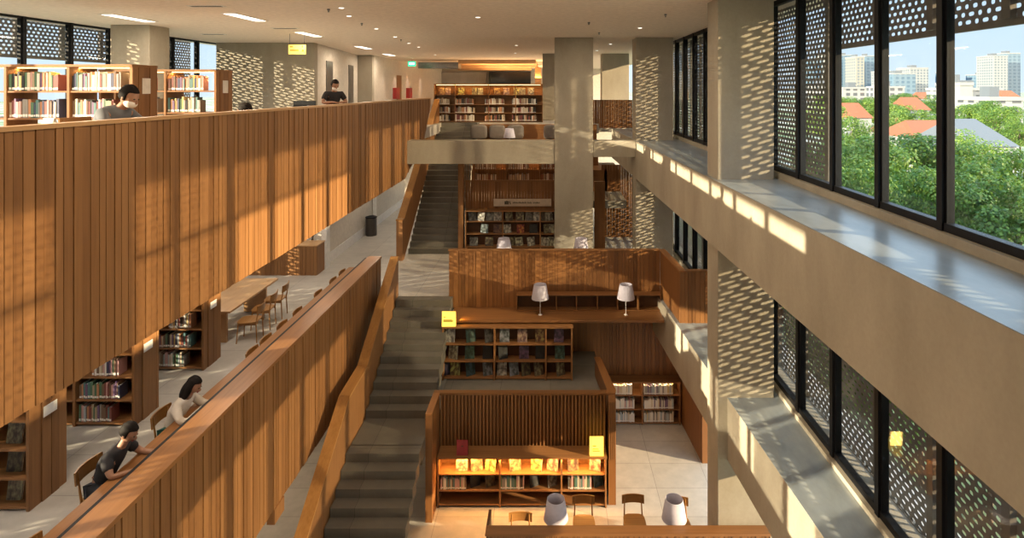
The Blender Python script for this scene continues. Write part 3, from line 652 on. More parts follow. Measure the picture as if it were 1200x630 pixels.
# reading floor units
SX = -6.8
for i, (Y, nm, short) in enumerate(((7.78, 'nearest wooden bookcase below the balustrade, in front of the sitting man', 'bookcase before the sitting man'), (9.75, 'wooden bookcase with packed shelves behind the sitting man', 'bookcase behind the sitting man'), (11.7, 'wooden bookcase between the reading woman and the long table', 'bookcase beside the long table'))):
    boards = [F2 + .06 + .375 * k for k in range(5)]; z1 = F2 + 2.02
    t = bookcase(nm, SX - 1.95, SX, Y, .62, F2, z1, boards, [SX - .98], True, .04, end=True)
    MB().box(SX + .026, SX + .03, Y + .2, Y + .42, F2 + 1.12, F2 + 1.26).build('paper_notice', 'paper', t)
    for r in range(4):
        rn = ['bottom', 'second', 'third', 'top'][r]; 
        if i == 0: 
            if r < 3:
                for j, xx in enumerate((-.32, -.62)):
                    display(SX + xx, Y + .14, boards[r], .2, .28, random.choice(['grey', 'cream', 'brown', 'tan']), f'cover-out book, {["right", "left"][j]} one, {rn} row, {short}', 'cover-out books at the first reading floor bookcase')
        else: row(SX - .92, SX - .06, Y + .03, boards[r], .30, 0, rn, short, f'books in the {short}', fill=.62 if r < 1 else .78, wr=(.022, .045))
# upper floor units
for i, (Y, nm, short, xl) in enumerate(((9.67, 'large open wooden bookcase on the top floor behind the masked woman', 'case behind masked woman', -9.1), (12.1, 'smaller open wooden bookcase on the top floor by the concrete wall', 'case by concrete wall', -8.15))):
    boards = [F3 + .06 + .44 * k for k in range(4)]; z1 = EYE + .41; x1 = SX + .02
    t = bookcase(nm, xl - 1.0, x1, Y, .62, F3, z1, boards, [x1 - 1.03, x1 - 2.05] + ([x1 - 3.05] if i == 0 else []), False, .04, m='wood_v', end=True)
    MB().box(x1 + .022, x1 + .026, Y + .22, Y + .42, z1 - .48, z1 - .22).build('paper_notice', 'paper', t)
    led(t, xl, x1 - .1, Y + .2, z1 - .045, 10)
    for r in (2, 3):
        k = 0
        for b in range(3 if i == 0 else 2):
            xa = x1 - 1.03 * (b + 1) + .04
            k = row(xa, xa + .95, Y + .03, boards[r], .33, k, ['', '', 'lower', 'upper'][r], f'{["right", "middle", "left"][b]} bay, {short}', f'books in the {short}', fill=random.uniform(.7, .95), wr=(.024, .05))
            row(xa, xa + .95, Y + .36, boards[r], .30, 0, ['', '', 'lower', 'upper'][r], f'rear {["right", "middle", "left"][b]} bay, {short}', f'rear books in the {short}', fill=random.uniform(.3, .5), wr=(.03, .055))
# terrace B glowing case
Y = 12.86; x0, x1 = -2.44, 1.21
t = bookcase('low wide wooden bookcase with glowing orange top shelf', x0, x1, Y, .42, 0, 1.09, [.07, .37, .72], [x0 + 1.35, x0 + 2.68], True, .035)
led(t, x0 + .1, x1 - .1, Y + .04, 1.05, 34, (1, .40, .07)); area('shelf_lamp', ((x0 + x1) / 2, Y - .03, 1.03), x1 - x0 - .2, .04, 22, (1, .5, .16), (.25, 0, 0))  # second lamp added in front to throw shelf light on the floor
S = 'glowing low bookcase'
for j, (px, cn) in enumerate(((541, 'cream'), (559, 'tan'), (574, 'yellow'), (604, 'tan'), (628, 'yellow'), (647, 'pink'), (672, 'brown'), (697, 'pink'))):
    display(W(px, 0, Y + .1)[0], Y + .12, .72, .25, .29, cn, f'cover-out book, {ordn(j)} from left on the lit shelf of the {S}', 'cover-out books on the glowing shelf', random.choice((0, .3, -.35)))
bk = 0
for (pa, pb) in ((516, 546), (585, 616), (666, 695)):
    bk = row(W(pa, 0, Y)[0], W(pb, 0, Y)[0], Y + .03, .37, .30, bk, 'middle', S, 'spine-out books in the glowing bookcase', pal=['pink', 'cream', 'black', 'brown', 'white', 'teal', 'green', 'grey'], wr=(.025, .04))
for j, (px, cn) in enumerate(((557, 'black'), (575, 'brown'), (627, 'black'), (648, 'grey'), (702, 'teal'))):
    display(W(px, 0, Y + .1)[0], Y + .14, .37, .22, .27, cn, f'leaning dark book, {ordn(j)} from left, middle shelf of the {S}', 'leaning books in the glowing bookcase', .5)
# terrace A case
Y = 14.8; x0, x1 = W(518, 0, Y)[0], W(671, 0, Y)[0]
bz = [1.86, 2.27, 2.69]
t = bookcase('dark wooden display bookcase under the long desk, three rows of leaning books', x0, x1, Y, .36, MID, 3.12, bz, [x0 + (x1 - x0) * .40, x0 + (x1 - x0) * .795], True, .035, toph=1)
MB().box(x0 + .035, x1 - .035, Y + .33, Y + .341, MID, 3.08).build('back_lining', 'wood_dark', t)
S = 'case under the long desk'
rows_ = [[(527, 'white'), (552, 'green'), (574, 'grey'), (591, 'light blue'), (612, 'pink'), (633, 'orange'), (655, 'purple')], [(530, 'cream'), (550, 'green'), (571, 'black'), (590, 'black'), (614, 'purple'), (633, 'black'), (656, 'green')], [(522, 'navy blue'), (533, 'yellow'), (552, 'teal'), (572, 'light blue'), (588, 'white'), (603, 'light blue'), (617, 'brown'), (632, 'tan'), (658, 'tan')]]
for r, rw in enumerate(rows_):
    for j, (px, cn) in enumerate(rw):
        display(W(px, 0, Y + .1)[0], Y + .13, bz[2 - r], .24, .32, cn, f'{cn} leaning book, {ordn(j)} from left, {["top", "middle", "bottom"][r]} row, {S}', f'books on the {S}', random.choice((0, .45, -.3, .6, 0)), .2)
# right white books case
Y = 16.05; x0, x1 = 1.2, 3.50
bz = [.05, .41, .79]
t = bookcase('low bookcase of white books beyond the tiled floor', x0, x1, Y, .38, 0, 1.15, bz, [W(753, 0, Y)[0]], True, .03)
led(t, x0 + .1, x1 - .1, Y + .05, 1.11, 2, (1, .7, .4))
for r in range(3):
    k = row(x0 + .05, W(745 - r, 0, Y)[0], Y + .03, bz[r], .29, 0, ['bottom', 'middle', 'top'][r], 'low white-book case', 'books in the low white-book case', pal=['white', 'white', 'cream', 'pink', 'light blue', 'white'], wr=(.02, .045))
    row(W(755, 0, Y)[0], W(790, 0, Y)[0], Y + .03, bz[r], .29, k, ['bottom', 'middle', 'top'][r], 'low white-book case', 'books in the low white-book case', pal=['white', 'white', 'cream', 'yellow', 'light blue', 'white', 'grey', 'purple'], wr=(.02, .045))
# terrace C display
Y = 20.0; x0, x1 = W(545, 0, Y)[0], 1.35; bz = [3.56, 3.96, 4.36]; bz = [EYE - (y_ - VY) / F * Y for y_ in (304, 289, 274, 259.5)]
t = bookcase('dark display bookcase under the cream sign', x0, x1, Y, .34, F2, EYE - (247 - VY) / F * Y, bz[1:], [W(589, 0, Y)[0], W(633, 0, Y)[0]], True, .03)
MB().box(x0 + .03, x1 - .03, Y + .31, Y + .321, F2, EYE - (248 - VY) / F * Y).build('back_lining', 'wood_dark', t)
S = 'case under the cream sign'
rows_ = [[(554, 'grey'), (563, 'white'), (574, 'grey'), (583, 'white'), (597, 'tan'), (609, 'tan'), (620, 'grey'), (628, 'white'), (638, 'brown'), (644, 'white')], [(567, 'teal'), (583, 'dark red'), (595, 'white'), (610, 'bright red'), (625, 'black'), (642, 'tan'), (648, 'cream')], [(555, 'grey'), (573, 'brown'), (600, 'tan'), (609, 'cream'), (623, 'white'), (638, 'white'), (646, 'cream')]]
for r, rw in enumerate(rows_):
    for j, (px, cn) in enumerate(rw):
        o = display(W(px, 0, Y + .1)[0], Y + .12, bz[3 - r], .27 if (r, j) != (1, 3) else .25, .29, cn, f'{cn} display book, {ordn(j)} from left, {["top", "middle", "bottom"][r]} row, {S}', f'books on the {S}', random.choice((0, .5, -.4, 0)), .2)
t = thing('wall_sign', 'long cream wall sign with a small book icon and tiny lettering', 'sign')
a, b = W(578.5, 233, 20.3), W(646, 241.5, 20.3)
MB().box(a[0], b[0], 20.3, 20.33, b[2], a[2]).build('sign_panel', 'sign_cream', t)
m = MB(); w_ = (b[0] - a[0]); h_ = a[2] - b[2]
for (u0, u1, v0, v1) in ((.19, .215, .25, .7), (.218, .238, .25, .75), (.241, .262, .25, .7)): m.box(a[0] + w_ * u0, a[0] + w_ * u1, 20.292, 20.299, b[2] + h_ * v0, b[2] + h_ * v1)
m.prism([(a[0] + w_ * .268, 20.292, b[2] + h_ * .68), (a[0] + w_ * .282, 20.292, b[2] + h_ * .72), (a[0] + w_ * .30, 20.292, b[2] + h_ * .3), (a[0] + w_ * .286, 20.292, b[2] + h_ * .25)], (0, .007, 0))
m.build('book_icon', 'ink', t); m = MB(); u = .33
while u < .80:
    l = random.uniform(.010, .018)
    if not (.565 < u < .58 or .655 < u < .67): m.box(a[0] + w_ * u, a[0] + w_ * (u + l * .8), 20.292, 20.299, b[2] + h_ * .38, b[2] + h_ * random.uniform(.52, .62))
    u += l + .004
m.build('lettering', 'ink_soft' if False else 'ink', t)
# terrace C inner shelf (behind slats)
Y = 21.6; t = bookcase('long bookcase glimpsed through the fine slat screen', -2.8, 1.35, Y, .35, TC, 6.62, [5.27, 5.68, 6.12], [-1.6, -.4, .8], True, .035)
led(t, -2.7, 1.25, Y + .05, 6.58, 14, (1, .5, .2)); area('unseen_fill_lamp', (-.8, 20.75, 5.35), 3.6, .15, 14, (1, .62, .28), (-math.pi / 2, 0, 0))  # the free area lamp is unseen, added for warm light behind the slats
for r, z in enumerate((5.68, 6.12)):
    k = 0
    for b in range(3): k = row(-2.75 + b * 1.2, -2.75 + b * 1.2 + 1.0, Y + .03, z, .3, k, ['lower', 'upper'][r], 'bookcase behind the fine slats', 'books behind the fine slat screen', wr=(.05, .08), pal=['cream', 'brown', 'tan', 'dark red', 'white', 'grey'], fill=.8)
# far glowing case on the top floor
Y = 25.6; x0, x1 = W(508.5, 0, Y)[0], W(636, 0, Y)[0]
bz = [EYE - (y_ - VY) / F * Y for y_ in (143.5, 132.5, 122.5, 111)]; bz[0] = F3 + .05
t = bookcase('distant wide bookcase with orange lit top shelf at the head of the stairs', x0, x1, Y, .4, F3, EYE + .25, bz, [x0 + 1.25 * k for k in (.72, 1.87, 2.8)], True, .03)
led(t, x0 + .1, x1 - .1, Y + .04, EYE + .21, 22, (1, .5, .12))
S = 'distant glowing bookcase'
for j, px in enumerate((518, 524, 540, 556, 562, 582, 593, 605, 612, 622)):
    display(W(px, 0, Y)[0], Y + .12, bz[3], .26, .3, ['orange', 'pink', 'yellow', 'tan', 'cream'][j % 5], f'cover-out book, {ordn(j)} from left, orange shelf of the {S}', f'cover-out books of the {S}', 0)
for r in range(3):
    k = 0
    for (pa, pb) in ((510, 528), (533, 556), (568, 592), (600, 630)):
        k = row(W(pa, 0, Y)[0], W(pb, 0, Y)[0], Y + .03, bz[r], .3, k, ['bottom', 'second', 'third'][r], S, f'books in the {S}', wr=(.05, .08), pal=['brown', 'tan', 'dark red', 'grey', 'black', 'cream', 'orange', 'white'])

# the 300 books that show largest stand as objects, the small rest is one mesh
def pix(x, y, z): return VX + x / y * F, VY + (EYE - z) / y * F
vis = []
for b in SPEC:
    px, py0 = pix(b[0], b[1], b[2]); _, py1 = pix(b[0], b[1], b[2] + b[4])
    if px < -2: continue
    if b[0] < -6 and b[2] < F3 and py0 < VY + .625 * (VX - px): continue
    if b[0] < -6 and b[2] > F3 and py1 > VY + .075 * (VX - px): continue
    if px < -2 or px > 1200 or py0 < 0 or py1 > 632: continue
    vis.append((b[3] * b[4] / b[1] ** 2, b))
vis.sort(key=lambda q: -q[0]); MAKE[0] = True
for _, b in vis[:300]: b[5]()
rm = MB(); cols = []
for _, b in vis[300:]:
    x, y, z, w_, d, h = b[0] - b[6] / 2, b[1], b[2] + .002, b[6], b[7], b[8]
    n0 = len(rm.f); rm.box(x, x + w_ * .94, y, y + d, z, z + h, mi=0); rm.box(x + w_ * .06, x + w_ * .88, y - .003, y - .001, z + h * .08, z + h * .2, mi=1); cols += [PAL[b[9]]] * (len(rm.f) - n0)
if rm.f:
    ob = rm.build('book_rows', ['book_row_cover', 'paper']); ca = ob.data.attributes.new('bcol', 'FLOAT_COLOR', 'FACE')
    ca.data.foreach_set('color', [q for c in cols for q in (*c, 1)]); tag(ob, 'smallest spine-out books on the distant and packed shelves', 'books', kind='stuff')

# signs on shelves ---------------------------------------------------
def table_sign(x, y, z, w_, h, mat, label, lines, ink):
    t = thing('table_sign', label, 'sign', (x, y, z))
    MB().hexa([(-w_ / 2, 0, 0), (w_ / 2, 0, 0), (w_ / 2, .09, 0), (-w_ / 2, .09, 0), (-w_ / 2, .03, h), (w_ / 2, .03, h), (w_ / 2, .05, h), (-w_ / 2, .05, h)]).build('sign_face', mat, t)
    m = MB()
    for (u0, u1, v) in lines: m.hexa([(w_ * (u0 - .5), h * v * 0 + .03 * v - .004, h * v), (w_ * (u1 - .5), .03 * v - .004, h * v), (w_ * (u1 - .5), .03 * v - .001, h * v), (w_ * (u0 - .5), .03 * v - .001, h * v), (w_ * (u0 - .5), .03 * v - .003, h * (v + .05)), (w_ * (u1 - .5), .03 * v - .003, h * (v + .05)), (w_ * (u1 - .5), .03 * v, h * (v + .05)), (w_ * (u0 - .5), .03 * v, h * (v + .05))])
    m.build('lettering', ink, t)
    return t
x, _, _ = W(526, 0, 14.86); table_sign(x, 14.83, 3.122, .34, .36, 'sign_yellow', 'glowing yellow sign standing on the display bookcase beside the stairs', [(.1, .3, .62), (.1, .75, .42), (.1, .85, .36), (.1, .8, .3)], 'ink_soft')
x, _, _ = W(699, 0, 12.95); table_sign(x, 12.9, 1.092, .30, .40, 'sign_yellow', 'glowing yellow sign standing on the low bookcase before the slats', [(.2, .48, .5), (.2, .65, .34), (.2, .75, .24)], 'ink_soft')
area('sign_lamp', (x, 12.85, 1.5), .25, .3, 3.5, (1, .6, .12), (-math.pi / 2, 0, 0)); area('sign_lamp', (W(533, 0, 14.9)[0] + .1, 15.0, 3.3), .1, .12, 2, (1, .5, .08), (0, -math.pi / 2, 0))
x, _, _ = W(542, 0, 12.98); table_sign(x, 12.92, 1.092, .24, .31, 'label_red', 'dark red notice standing on the low bookcase, opposite end from the yellow sign', [(.4, .6, .6)], 'ink')

# ------------------------------------------------------------------ lamps
def make_lamp(loc, label):
    t = thing('table_lamp', label, 'lamp', loc, 0, 'white table lamps')
    MB().lathe([(.05, 0), (.05, .010), (.012, .016)], n=20).build('base', 'pole_white', t)
    MB().tube([(0, 0, .014), (0, 0, .52)], .009, 8).build('pole', 'pole_white', t)
    MB().lathe([(.225, .42), (.160, .78), (.153, .78), (.218, .42), (.225, .42)], n=32, closed=False).build('lamp_shade', 'shade_white', t)
    m = MB(); m.tube([(0, 0, .52), (0, 0, .58)], .02, 8); m.ball((0, 0, .61), .035, 10, 8); m.build('bulb', 'pole_white', t)
    return t
l0 = make_lamp((W(633, 0, 15.35)[0], 15.35, 3.22), 'white lamp on the long desk in front of the cubbyholes, stair side')
dup(l0, (W(733.5, 0, 15.35)[0], 15.35, 3.22), 0, 'white lamp on the long desk nearer the concrete sill')
dup(l0, (W(651.5, 0, 10.9)[0], 10.9, .76), 0, 'large near white lamp in front of the glowing low bookcase')
dup(l0, (W(790, 0, 10.9)[0], 10.9, .76), 0, 'large near white lamp behind the partition beside the nearest column')
dup(l0, (W(590.5, 0, 16.9)[0], 16.9, 4.02), 0, 'white lamp peeping over the parapet before the display bookcase')
dup(l0, (W(681, 0, 16.9)[0], 16.9, 4.02), 0, 'pinkish white lamp peeping over the parapet at the column foot')
dup(l0, (W(597, 0, 22.9)[0], 22.9, 6.74), 0, 'small white lamp showing above the concrete beam before the cushions')
t = thing('reading_table', 'wooden table hidden behind the sunlit parapet under two lamps', 'table')
MB().box(-2.2, 1.8, 16.6, 17.2, 3.98, 4.02).build('tabletop', 'wood_x', t)
for x in (-2.1, 1.7): MB().box(x, x + .06, 16.65, 17.15, F2, 3.98).build('leg', 'wood_v', t)

# ------------------------------------------------------------------ chairs (local: sitter faces +x)
def make_chair(loc, rz, label, group):
    t = thing('wooden_chair', label, 'chair', loc, rz, group)
    pts = []
    for k in range(20):
        a = 2 * math.pi * k / 20; c, s = math.cos(a), math.sin(a)
        pts.append((.22 * math.copysign(abs(c) ** .5, c), .22 * math.copysign(abs(s) ** .5, s) * (1 + .06 * c)))
    MB().prism_z(pts, .43, .455).build('seat', 'wood_gold', t, bevel=.006)
    m = MB(); vs = []
    for j in range(9):
        u = j / 8 * 2 - 1; y = .225 * u; x = -.27 + .045 * u * u
        vs += [(x, y, .64), (x - .02, y, .64), (x - .035, y, .80), (x - .015, y, .80)]
    fs = [];
    for j in range(8):
        for q in range(4): fs.append((j * 4 + q, (j + 1) * 4 + q, (j + 1) * 4 + (q + 1) % 4, j * 4 + (q + 1) % 4))
    fs += [(0, 1, 2, 3), (35, 34, 33, 32)]
    m.add(vs, fs, .4); m.build('backrest', 'wood_gold', t)
    for s in (-1, 1):
        MB().tube([(-.22, s * .19, 0), (-.20, s * .18, .43), (-.262, s * .165, .78)], [.012, .015, .012], 8).build('leg', 'wood_gold', t)
        MB().tube([(.20, s * .20, 0), (.17, s * .18, .43)], [.012, .015], 8).build('leg', 'wood_gold', t)
    m = MB(); m.box(-.19, .16, -.185, -.165, .38, .43); m.box(-.19, .16, .165, .185, .38, .43); m.box(.14, .17, -.17, .17, .38, .43); m.build('seat_frame', 'wood_v', t)
    return t
G = 'wooden chairs along the reading floor desk'
c0 = make_chair((-5.58, 7.54, F2), .0, 'wooden chair the man in the black shirt sits on', G)
dup(c0, (-5.46, 8.76, F2), 0, 'wooden chair the reading woman sits on')
dup(c0, (-5.18, 6.15, F2), 0, 'empty wooden chair nearest the viewer, tip just above the desk edge')
for i, Y in enumerate((10.83, 11.35, 12.04, 12.77, 13.9, 14.85, 15.5)): dup(c0, (-5.16, Y, F2), 0, f'empty chair tucked at the narrow desk, {ordn(i)} beyond the reading woman')
c_ = dup(c0, (-5.12, 6.75, F3), 0, 'chair under the masked woman on the top floor'); c_.scale = (1, 1, 1.36); dup(c0, (-5.35, 9.8, F3), 0, 'chair under the person whose hair shows above the rail')
for i, (x, y) in enumerate(((-6.62, 13.15), (-6.66, 13.85), (-6.68, 14.5))):
    c = dup(c0, (x, y, F2), math.pi + .1, f'wooden chair at the long pale table, {["nearest", "middle", "farthest"][i]} of three'); c['group'] = 'wooden chairs at the long pale table'
for px, py, l in ((610, 600, 'wooden chair before the glowing bookcase, closest to the dark stairs'), (683.5, 580, 'wooden chair beside the large near lamp'), (741.5, 579, 'wooden chair standing alone on the grey tiles behind the partition'), (793, 582, 'wooden chair half hidden by the lamp next to the column')):
    Y = 8.2 * F / (py - VY); c = dup(c0, ((px - VX) / F * Y, Y - .27, 0), -math.pi / 2, l); c['group'] = 'wooden chairs behind the slatted partition'
# long pale table
t = thing('reading_table', 'long pale wooden table with slab legs on the reading floor', 'table')
zt = EYE - 4.76
MB().box(-8.0, -6.88, 12.83, 15.1, zt - .045, zt).build('tabletop', 'wood_pale', t, bevel=.005)
for y in (13.0, 14.8): MB().box(-7.6, -7.05, y, y + .06, F2, zt - .045).build('leg', 'wood_pale', t)
t = thing('reception_counter', 'square-edged wooden reception counter at the back of the reading floor', 'counter')
mb = MB(); boards_y(mb, 17.7, -9.6, -6.92, F2, F2 + .86); mb.build('front_panel', 'wood_v', t)
MB().box(-9.6, -6.92, 17.722, 18.3, F2, F2 + .86).build('body', 'wood_v', t); MB().box(-9.62, -6.9, 17.68, 18.32, F2 + .86, F2 + .89).build('countertop', 'wood_pale', t)
t = thing('waste_bin', 'dark round steel bin against the corridor wall', 'bin', (-6.78, 22.6, F2))
MB().lathe([(.20, 0), (.21, .02), (.21, .66)], n=24).build('body', 'bin_steel', t); MB().lathe([(.215, .66), (.215, .70), (.15, .72), (.15, .69), (.0, .69)], n=24, closed=False).build('rim', 'black_metal', t)
t = thing('monitor', 'black computer monitor peeking over the upper rail', 'monitor', (-4.86, 11.8, F3 + .74))
MB().box(-.22, .22, 0, .03, .12, .44).build('screen', 'black_metal', t); MB().box(-.03, .03, .03, .06, 0, .2).build('stand', 'black_metal', t)
t = thing('paper_sign', 'small white folded card on the upper rail by the masked woman', 'card', (W(57.5, 0, 5.42)[0], 5.42, EYE - .305))
MB().prism([(-.05, -.03, 0), (.05, -.03, 0), (.05, 0, .05), (-.05, 0, .05)], (0, .004, 0)).build('front_leaf', 'paper', t); MB().prism([(-.05, .03, 0), (.05, .03, 0), (.05, .004, .05), (-.05, .004, .05)], (0, .004, 0)).build('rear_leaf', 'paper', t)

# ------------------------------------------------------------------ people
def skin(name, pts, edges, rad, mat, parent, sub=1, root=None):
    names = list(pts); idx = {n: i for i, n in enumerate(names)}
    me = bpy.data.meshes.new(name); me.from_pydata([pts[n] for n in names], [(idx[a], idx[b]) for a, b in edges], [])
    o = bpy.data.objects.new(name, me); COL.objects.link(o)
    md = o.modifiers.new('skin', 'SKIN'); md.use_smooth_shade = True
    for n in names:
        r = rad[n]; r = r if isinstance(r, tuple) else (r, r)
        me.skin_vertices[0].data[idx[n]].radius = r; me.skin_vertices[0].data[idx[n]].use_root = (n == (root or names[0]))
    s = o.modifiers.new('sub', 'SUBSURF'); s.levels = sub; s.render_levels = sub
    dg = bpy.context.evaluated_depsgraph_get(); dg.update()
    me2 = bpy.data.meshes.new_from_object(o.evaluated_get(dg)); bpy.data.objects.remove(o)
    for p in me2.polygons: p.use_smooth = True
    me2.materials.clear(); me2.materials.append(M[mat]); o = bpy.data.objects.new(name, me2); COL.objects.link(o); o.parent = parent; return o
def person(label, loc, rz, J, top, bottom, hair_long=False, mask=False, sleeves='short', skirt=False, nod=.5):
    t = thing('person', label, 'person', loc, rz)
    P = {k: Vector(v) for k, v in J.items()}; pts = {}; ed = []; rd = {}
    def add(n, p, r, frm=None):
        pts[n] = tuple(p); rd[n] = r
        if frm: ed.append((frm, n))
    add('pelvis', P['pelvis'], (.11, .10)); add('waist', (P['pelvis'] * .5 + P['chest'] * .5), (.10, .085), 'pelvis'); add('chest', P['chest'], (.12, .09), 'waist')
    add('neck0', P['neck'], .055, 'chest'); add('neck1', P['neck'] * .4 + P['head'] * .6, .05, 'neck0')
    for s, S_ in ((1, 'l'), (-1, 'r')):
        sh, el, wr, ha = P['sh' + S_], P['el' + S_], P['wr' + S_], P['ha' + S_]
        add('sh' + S_, sh, .06, 'chest'); add('el' + S_, el, .042, 'sh' + S_); add('wr' + S_, wr, (.026, .03), 'el' + S_)
        palm = wr * .35 + ha * .65; add('palm' + S_, palm, (.036, .018), 'wr' + S_)
        d = (ha - wr).normalized(); side = d.cross(Vector((0, 0, 1))).normalized()
        for q in range(4):
            a = ha + side * ((q - 1.5) * .021) ; L = (.055, .066, .062, .048)[q]
            add(f'f{q}{S_}', a, .009, 'palm' + S_); add(f'g{q}{S_}', a + d * L * .5 + Vector((0, 0, -.004)), .008, f'f{q}{S_}'); add(f'h{q}{S_}', a + d * L + Vector((0, 0, -.018)), .007, f'g{q}{S_}')
        inn = side * (-.05 if S_ == 'l' else .05) * (1)
        add('t0' + S_, palm - d * .01 + inn * -1 * .8, .010, 'palm' + S_); add('t1' + S_, palm + d * .035 - inn * 1.1, .009, 't0' + S_)
        add('hip' + S_, P['hip' + S_], .085, 'pelvis'); add('kn' + S_, P['kn' + S_], .06, 'hip' + S_); add('an' + S_, P['an' + S_], .04, 'kn' + S_); add('to' + S_, P['to' + S_], .035, 'an' + S_)
    skin('body', pts, ed, rd, 'skin', t)
    # head with face, looking along +x and tilted down
    h = P['head']; R = Matrix.Rotation(nod, 4, 'Y')
    hd = bpy.data.objects.new('head', None)
    def face(p):
        q = p.copy()
        if q.z < 0: q.x *= 1 - .12 * (-q.z) + (.06 if q.x > 0 else -.1); q.y *= 1 - .32 * (-q.z) ** 1.5
        if q.x > .8 and abs(q.y) < .2 and -.35 < q.z < .15: q.x += .12
        return q
    m = MB(); m.ball((0, 0, 0), (.098, .076, .122), 28, 20, fn=face)
    for s in (1, -1): m.ball((-.008, s * .077, -.01), (.018, .01, .03), 8, 6)
    m.ball((.108, 0, -.02), (.018, .014, .026), 8, 6)
    H = m.build('head', 'skin', t); H.location = h; H.rotation_euler = (0, nod, 0)
    for s in (1, -1): MB().ball((.092, s * .03, .012), (.008, .014, .007), 8, 6).build('eye', 'ink', H)
    MB().ball((.094, 0, -.062), (.01, .024, .007), 8, 6).build('mouth', 'label_red', H)
    m = MB()
    def hr(p):
        q = p.copy()
        if q.x > .35 and q.z < .35: q.x = .35 + (q.x - .35) * .1; q.z = max(q.z, -.1) if abs(q.y) < .75 else q.z
        if q.z < -.55 and not hair_long: q.z = -.55; q.x *= .8
        return q * (1 + .03 * math.sin(11 * p.y + 7 * p.z))
    m.ball((-.014, 0, .022), (.106, .088, .118), 28, 20, fn=hr)
    if hair_long:
        m.ball((-.06, 0, -.10), (.075, .10, .17), 20, 14); m.ball((-.02, .075, -.08), (.055, .03, .13), 12, 10); m.ball((-.02, -.075, -.08), (.055, .03, .13), 12, 10)
    m.build('hair', 'hair', H)
    if mask: MB().ball((.045, 0, -.055), (.068, .07, .058), 18, 12).build('face_mask', 'paper', H)
    # clothes
    g = .034; p2, e2, r2 = {}, [], {}
    def cp(n, frm=None, k=g, pos=None):
        p2[n] = pos or pts[n]; r = rd[n]; r2[n] = tuple(x + k for x in r) if isinstance(r, tuple) else r + k
        if frm: e2.append((frm, n))
    cp('pelvis'); cp('waist', 'pelvis'); cp('chest', 'waist'); p2['neck0'] = tuple(P['chest'] * .12 + P['neck'] * .88); r2['neck0'] = .078; e2.append(('chest', 'neck0'))
    for S_ in 'lr':
        cp('sh' + S_, 'chest', .018)
        if sleeves == 'short': p2['el' + S_] = tuple(P['sh' + S_] * .3 + P['el' + S_] * .7); r2['el' + S_] = .066; e2.append(('sh' + S_, 'el' + S_))
        else:
            cp('el' + S_, 'sh' + S_, .016); p2['wr' + S_] = tuple(P['el' + S_] * .15 + P['wr' + S_] * .85); r2['wr' + S_] = .04; e2.append(('el' + S_, 'wr' + S_))
    skin('shirt', p2, e2, r2, top, t)
    p2, e2, r2 = {}, [], {}
    cp('pelvis', None, .018)
    for S_ in 'lr': cp('hip' + S_, 'pelvis', .018); cp('kn' + S_, 'hip' + S_, .03 if skirt else .018); p2['an' + S_] = tuple(P['an' + S_] + Vector((0, 0, .18 if skirt else .03))); r2['an' + S_] = .075 if skirt else .055; e2.append(('kn' + S_, 'an' + S_))
    skin('skirt' if skirt else 'trousers', p2, e2, r2, bottom, t)
    for S_ in 'lr':
        a, b = P['an' + S_], P['to' + S_]; m = MB(); m.ball(((a.x + b.x) / 2 + .01, (a.y + b.y) / 2, .045), (.135, .048, .045), 16, 10); m.build('shoe', 'shoe', t)
    return t
def seated(lean=0, hz=1.18, reach=.60, armz=.80):
    d = dict(pelvis=(0, 0, .55), chest=(.16 + lean, 0, .90), neck=(.25 + lean, 0, 1.04), head=(.33 + lean, 0, hz))
    for s, S_ in ((1, 'l'), (-1, 'r')):
        d['sh' + S_] = (.17 + lean, s * .18, .97); d['el' + S_] = (.30 + lean, s * .27, .80); d['wr' + S_] = (reach, s * .12, armz + .015); d['ha' + S_] = (reach + .09, s * .09, armz + .01)
        d['hip' + S_] = (.03, s * .09, .53); d['kn' + S_] = (.44, s * .12, .53); d['an' + S_] = (.40, s * .12, .09); d['to' + S_] = (.52, s * .13, .045)
    return d
J = seated(.04, 1.2); J['wrr'] = (.52, -.14, .815); J['har'] = (.60, -.10, .81); J['wrl'] = (.66, .22, .815); J['hal'] = (.74, .24, .81)
person('man in a black short-sleeved shirt writing at the narrow desk', (-5.66, 7.5, F2), 0, J, 'shirt_black', 'trousers', nod=.55)
J = seated(.02, 1.2, .58); J['wrl'] = (.62, .20, .815); J['hal'] = (.70, .2, .81)
person('long-haired woman in a cream blouse reading at the narrow desk', (-5.54, 8.70, F2), 0, J, 'blouse', 'skirt_green', hair_long=True, sleeves='long', skirt=True, nod=.5)
J = seated(.06, 1.15, .42)
for S_ in 'lr': J['kn' + S_] = (.27, J['kn' + S_][1], .53); J['an' + S_] = (.10, J['an' + S_][1], .09); J['to' + S_] = (.20, J['to' + S_][1], .045)
person('woman in grey with dark hair and white face mask on the top floor', (-5.12, 6.75, F3 + .17), -.1, J, 'shirt_grey', 'trousers', mask=True, nod=.45, sleeves='long')
person('seated person on the top floor of whom only dark hair shows', (-5.25, 9.8, F3), 0, seated(-.1, 1.06, .42), 'shirt_grey', 'trousers', nod=.9)
J = dict(pelvis=(0, 0, .93), chest=(.10, 0, 1.22), neck=(.14, 0, 1.36), head=(.19, 0, 1.50))
for s, S_ in ((1, 'l'), (-1, 'r')):
    J['sh' + S_] = (.10, s * .18, 1.30); J['el' + S_] = (.16, s * .27, 1.10); J['wr' + S_] = (.33, s * .10, 1.12); J['ha' + S_] = (.40, s * .06, 1.115)
    J['hip' + S_] = (0, s * .09, .90); J['kn' + S_] = (.02, s * .1, .5); J['an' + S_] = (0, s * .1, .09); J['to' + S_] = (.14, s * .11, .045)
person('masked man in a black shirt leaning on the upper rail', (-5.02, 13.75, F3), -.9, J, 'shirt_black', 'trousers', mask=True, nod=.45)
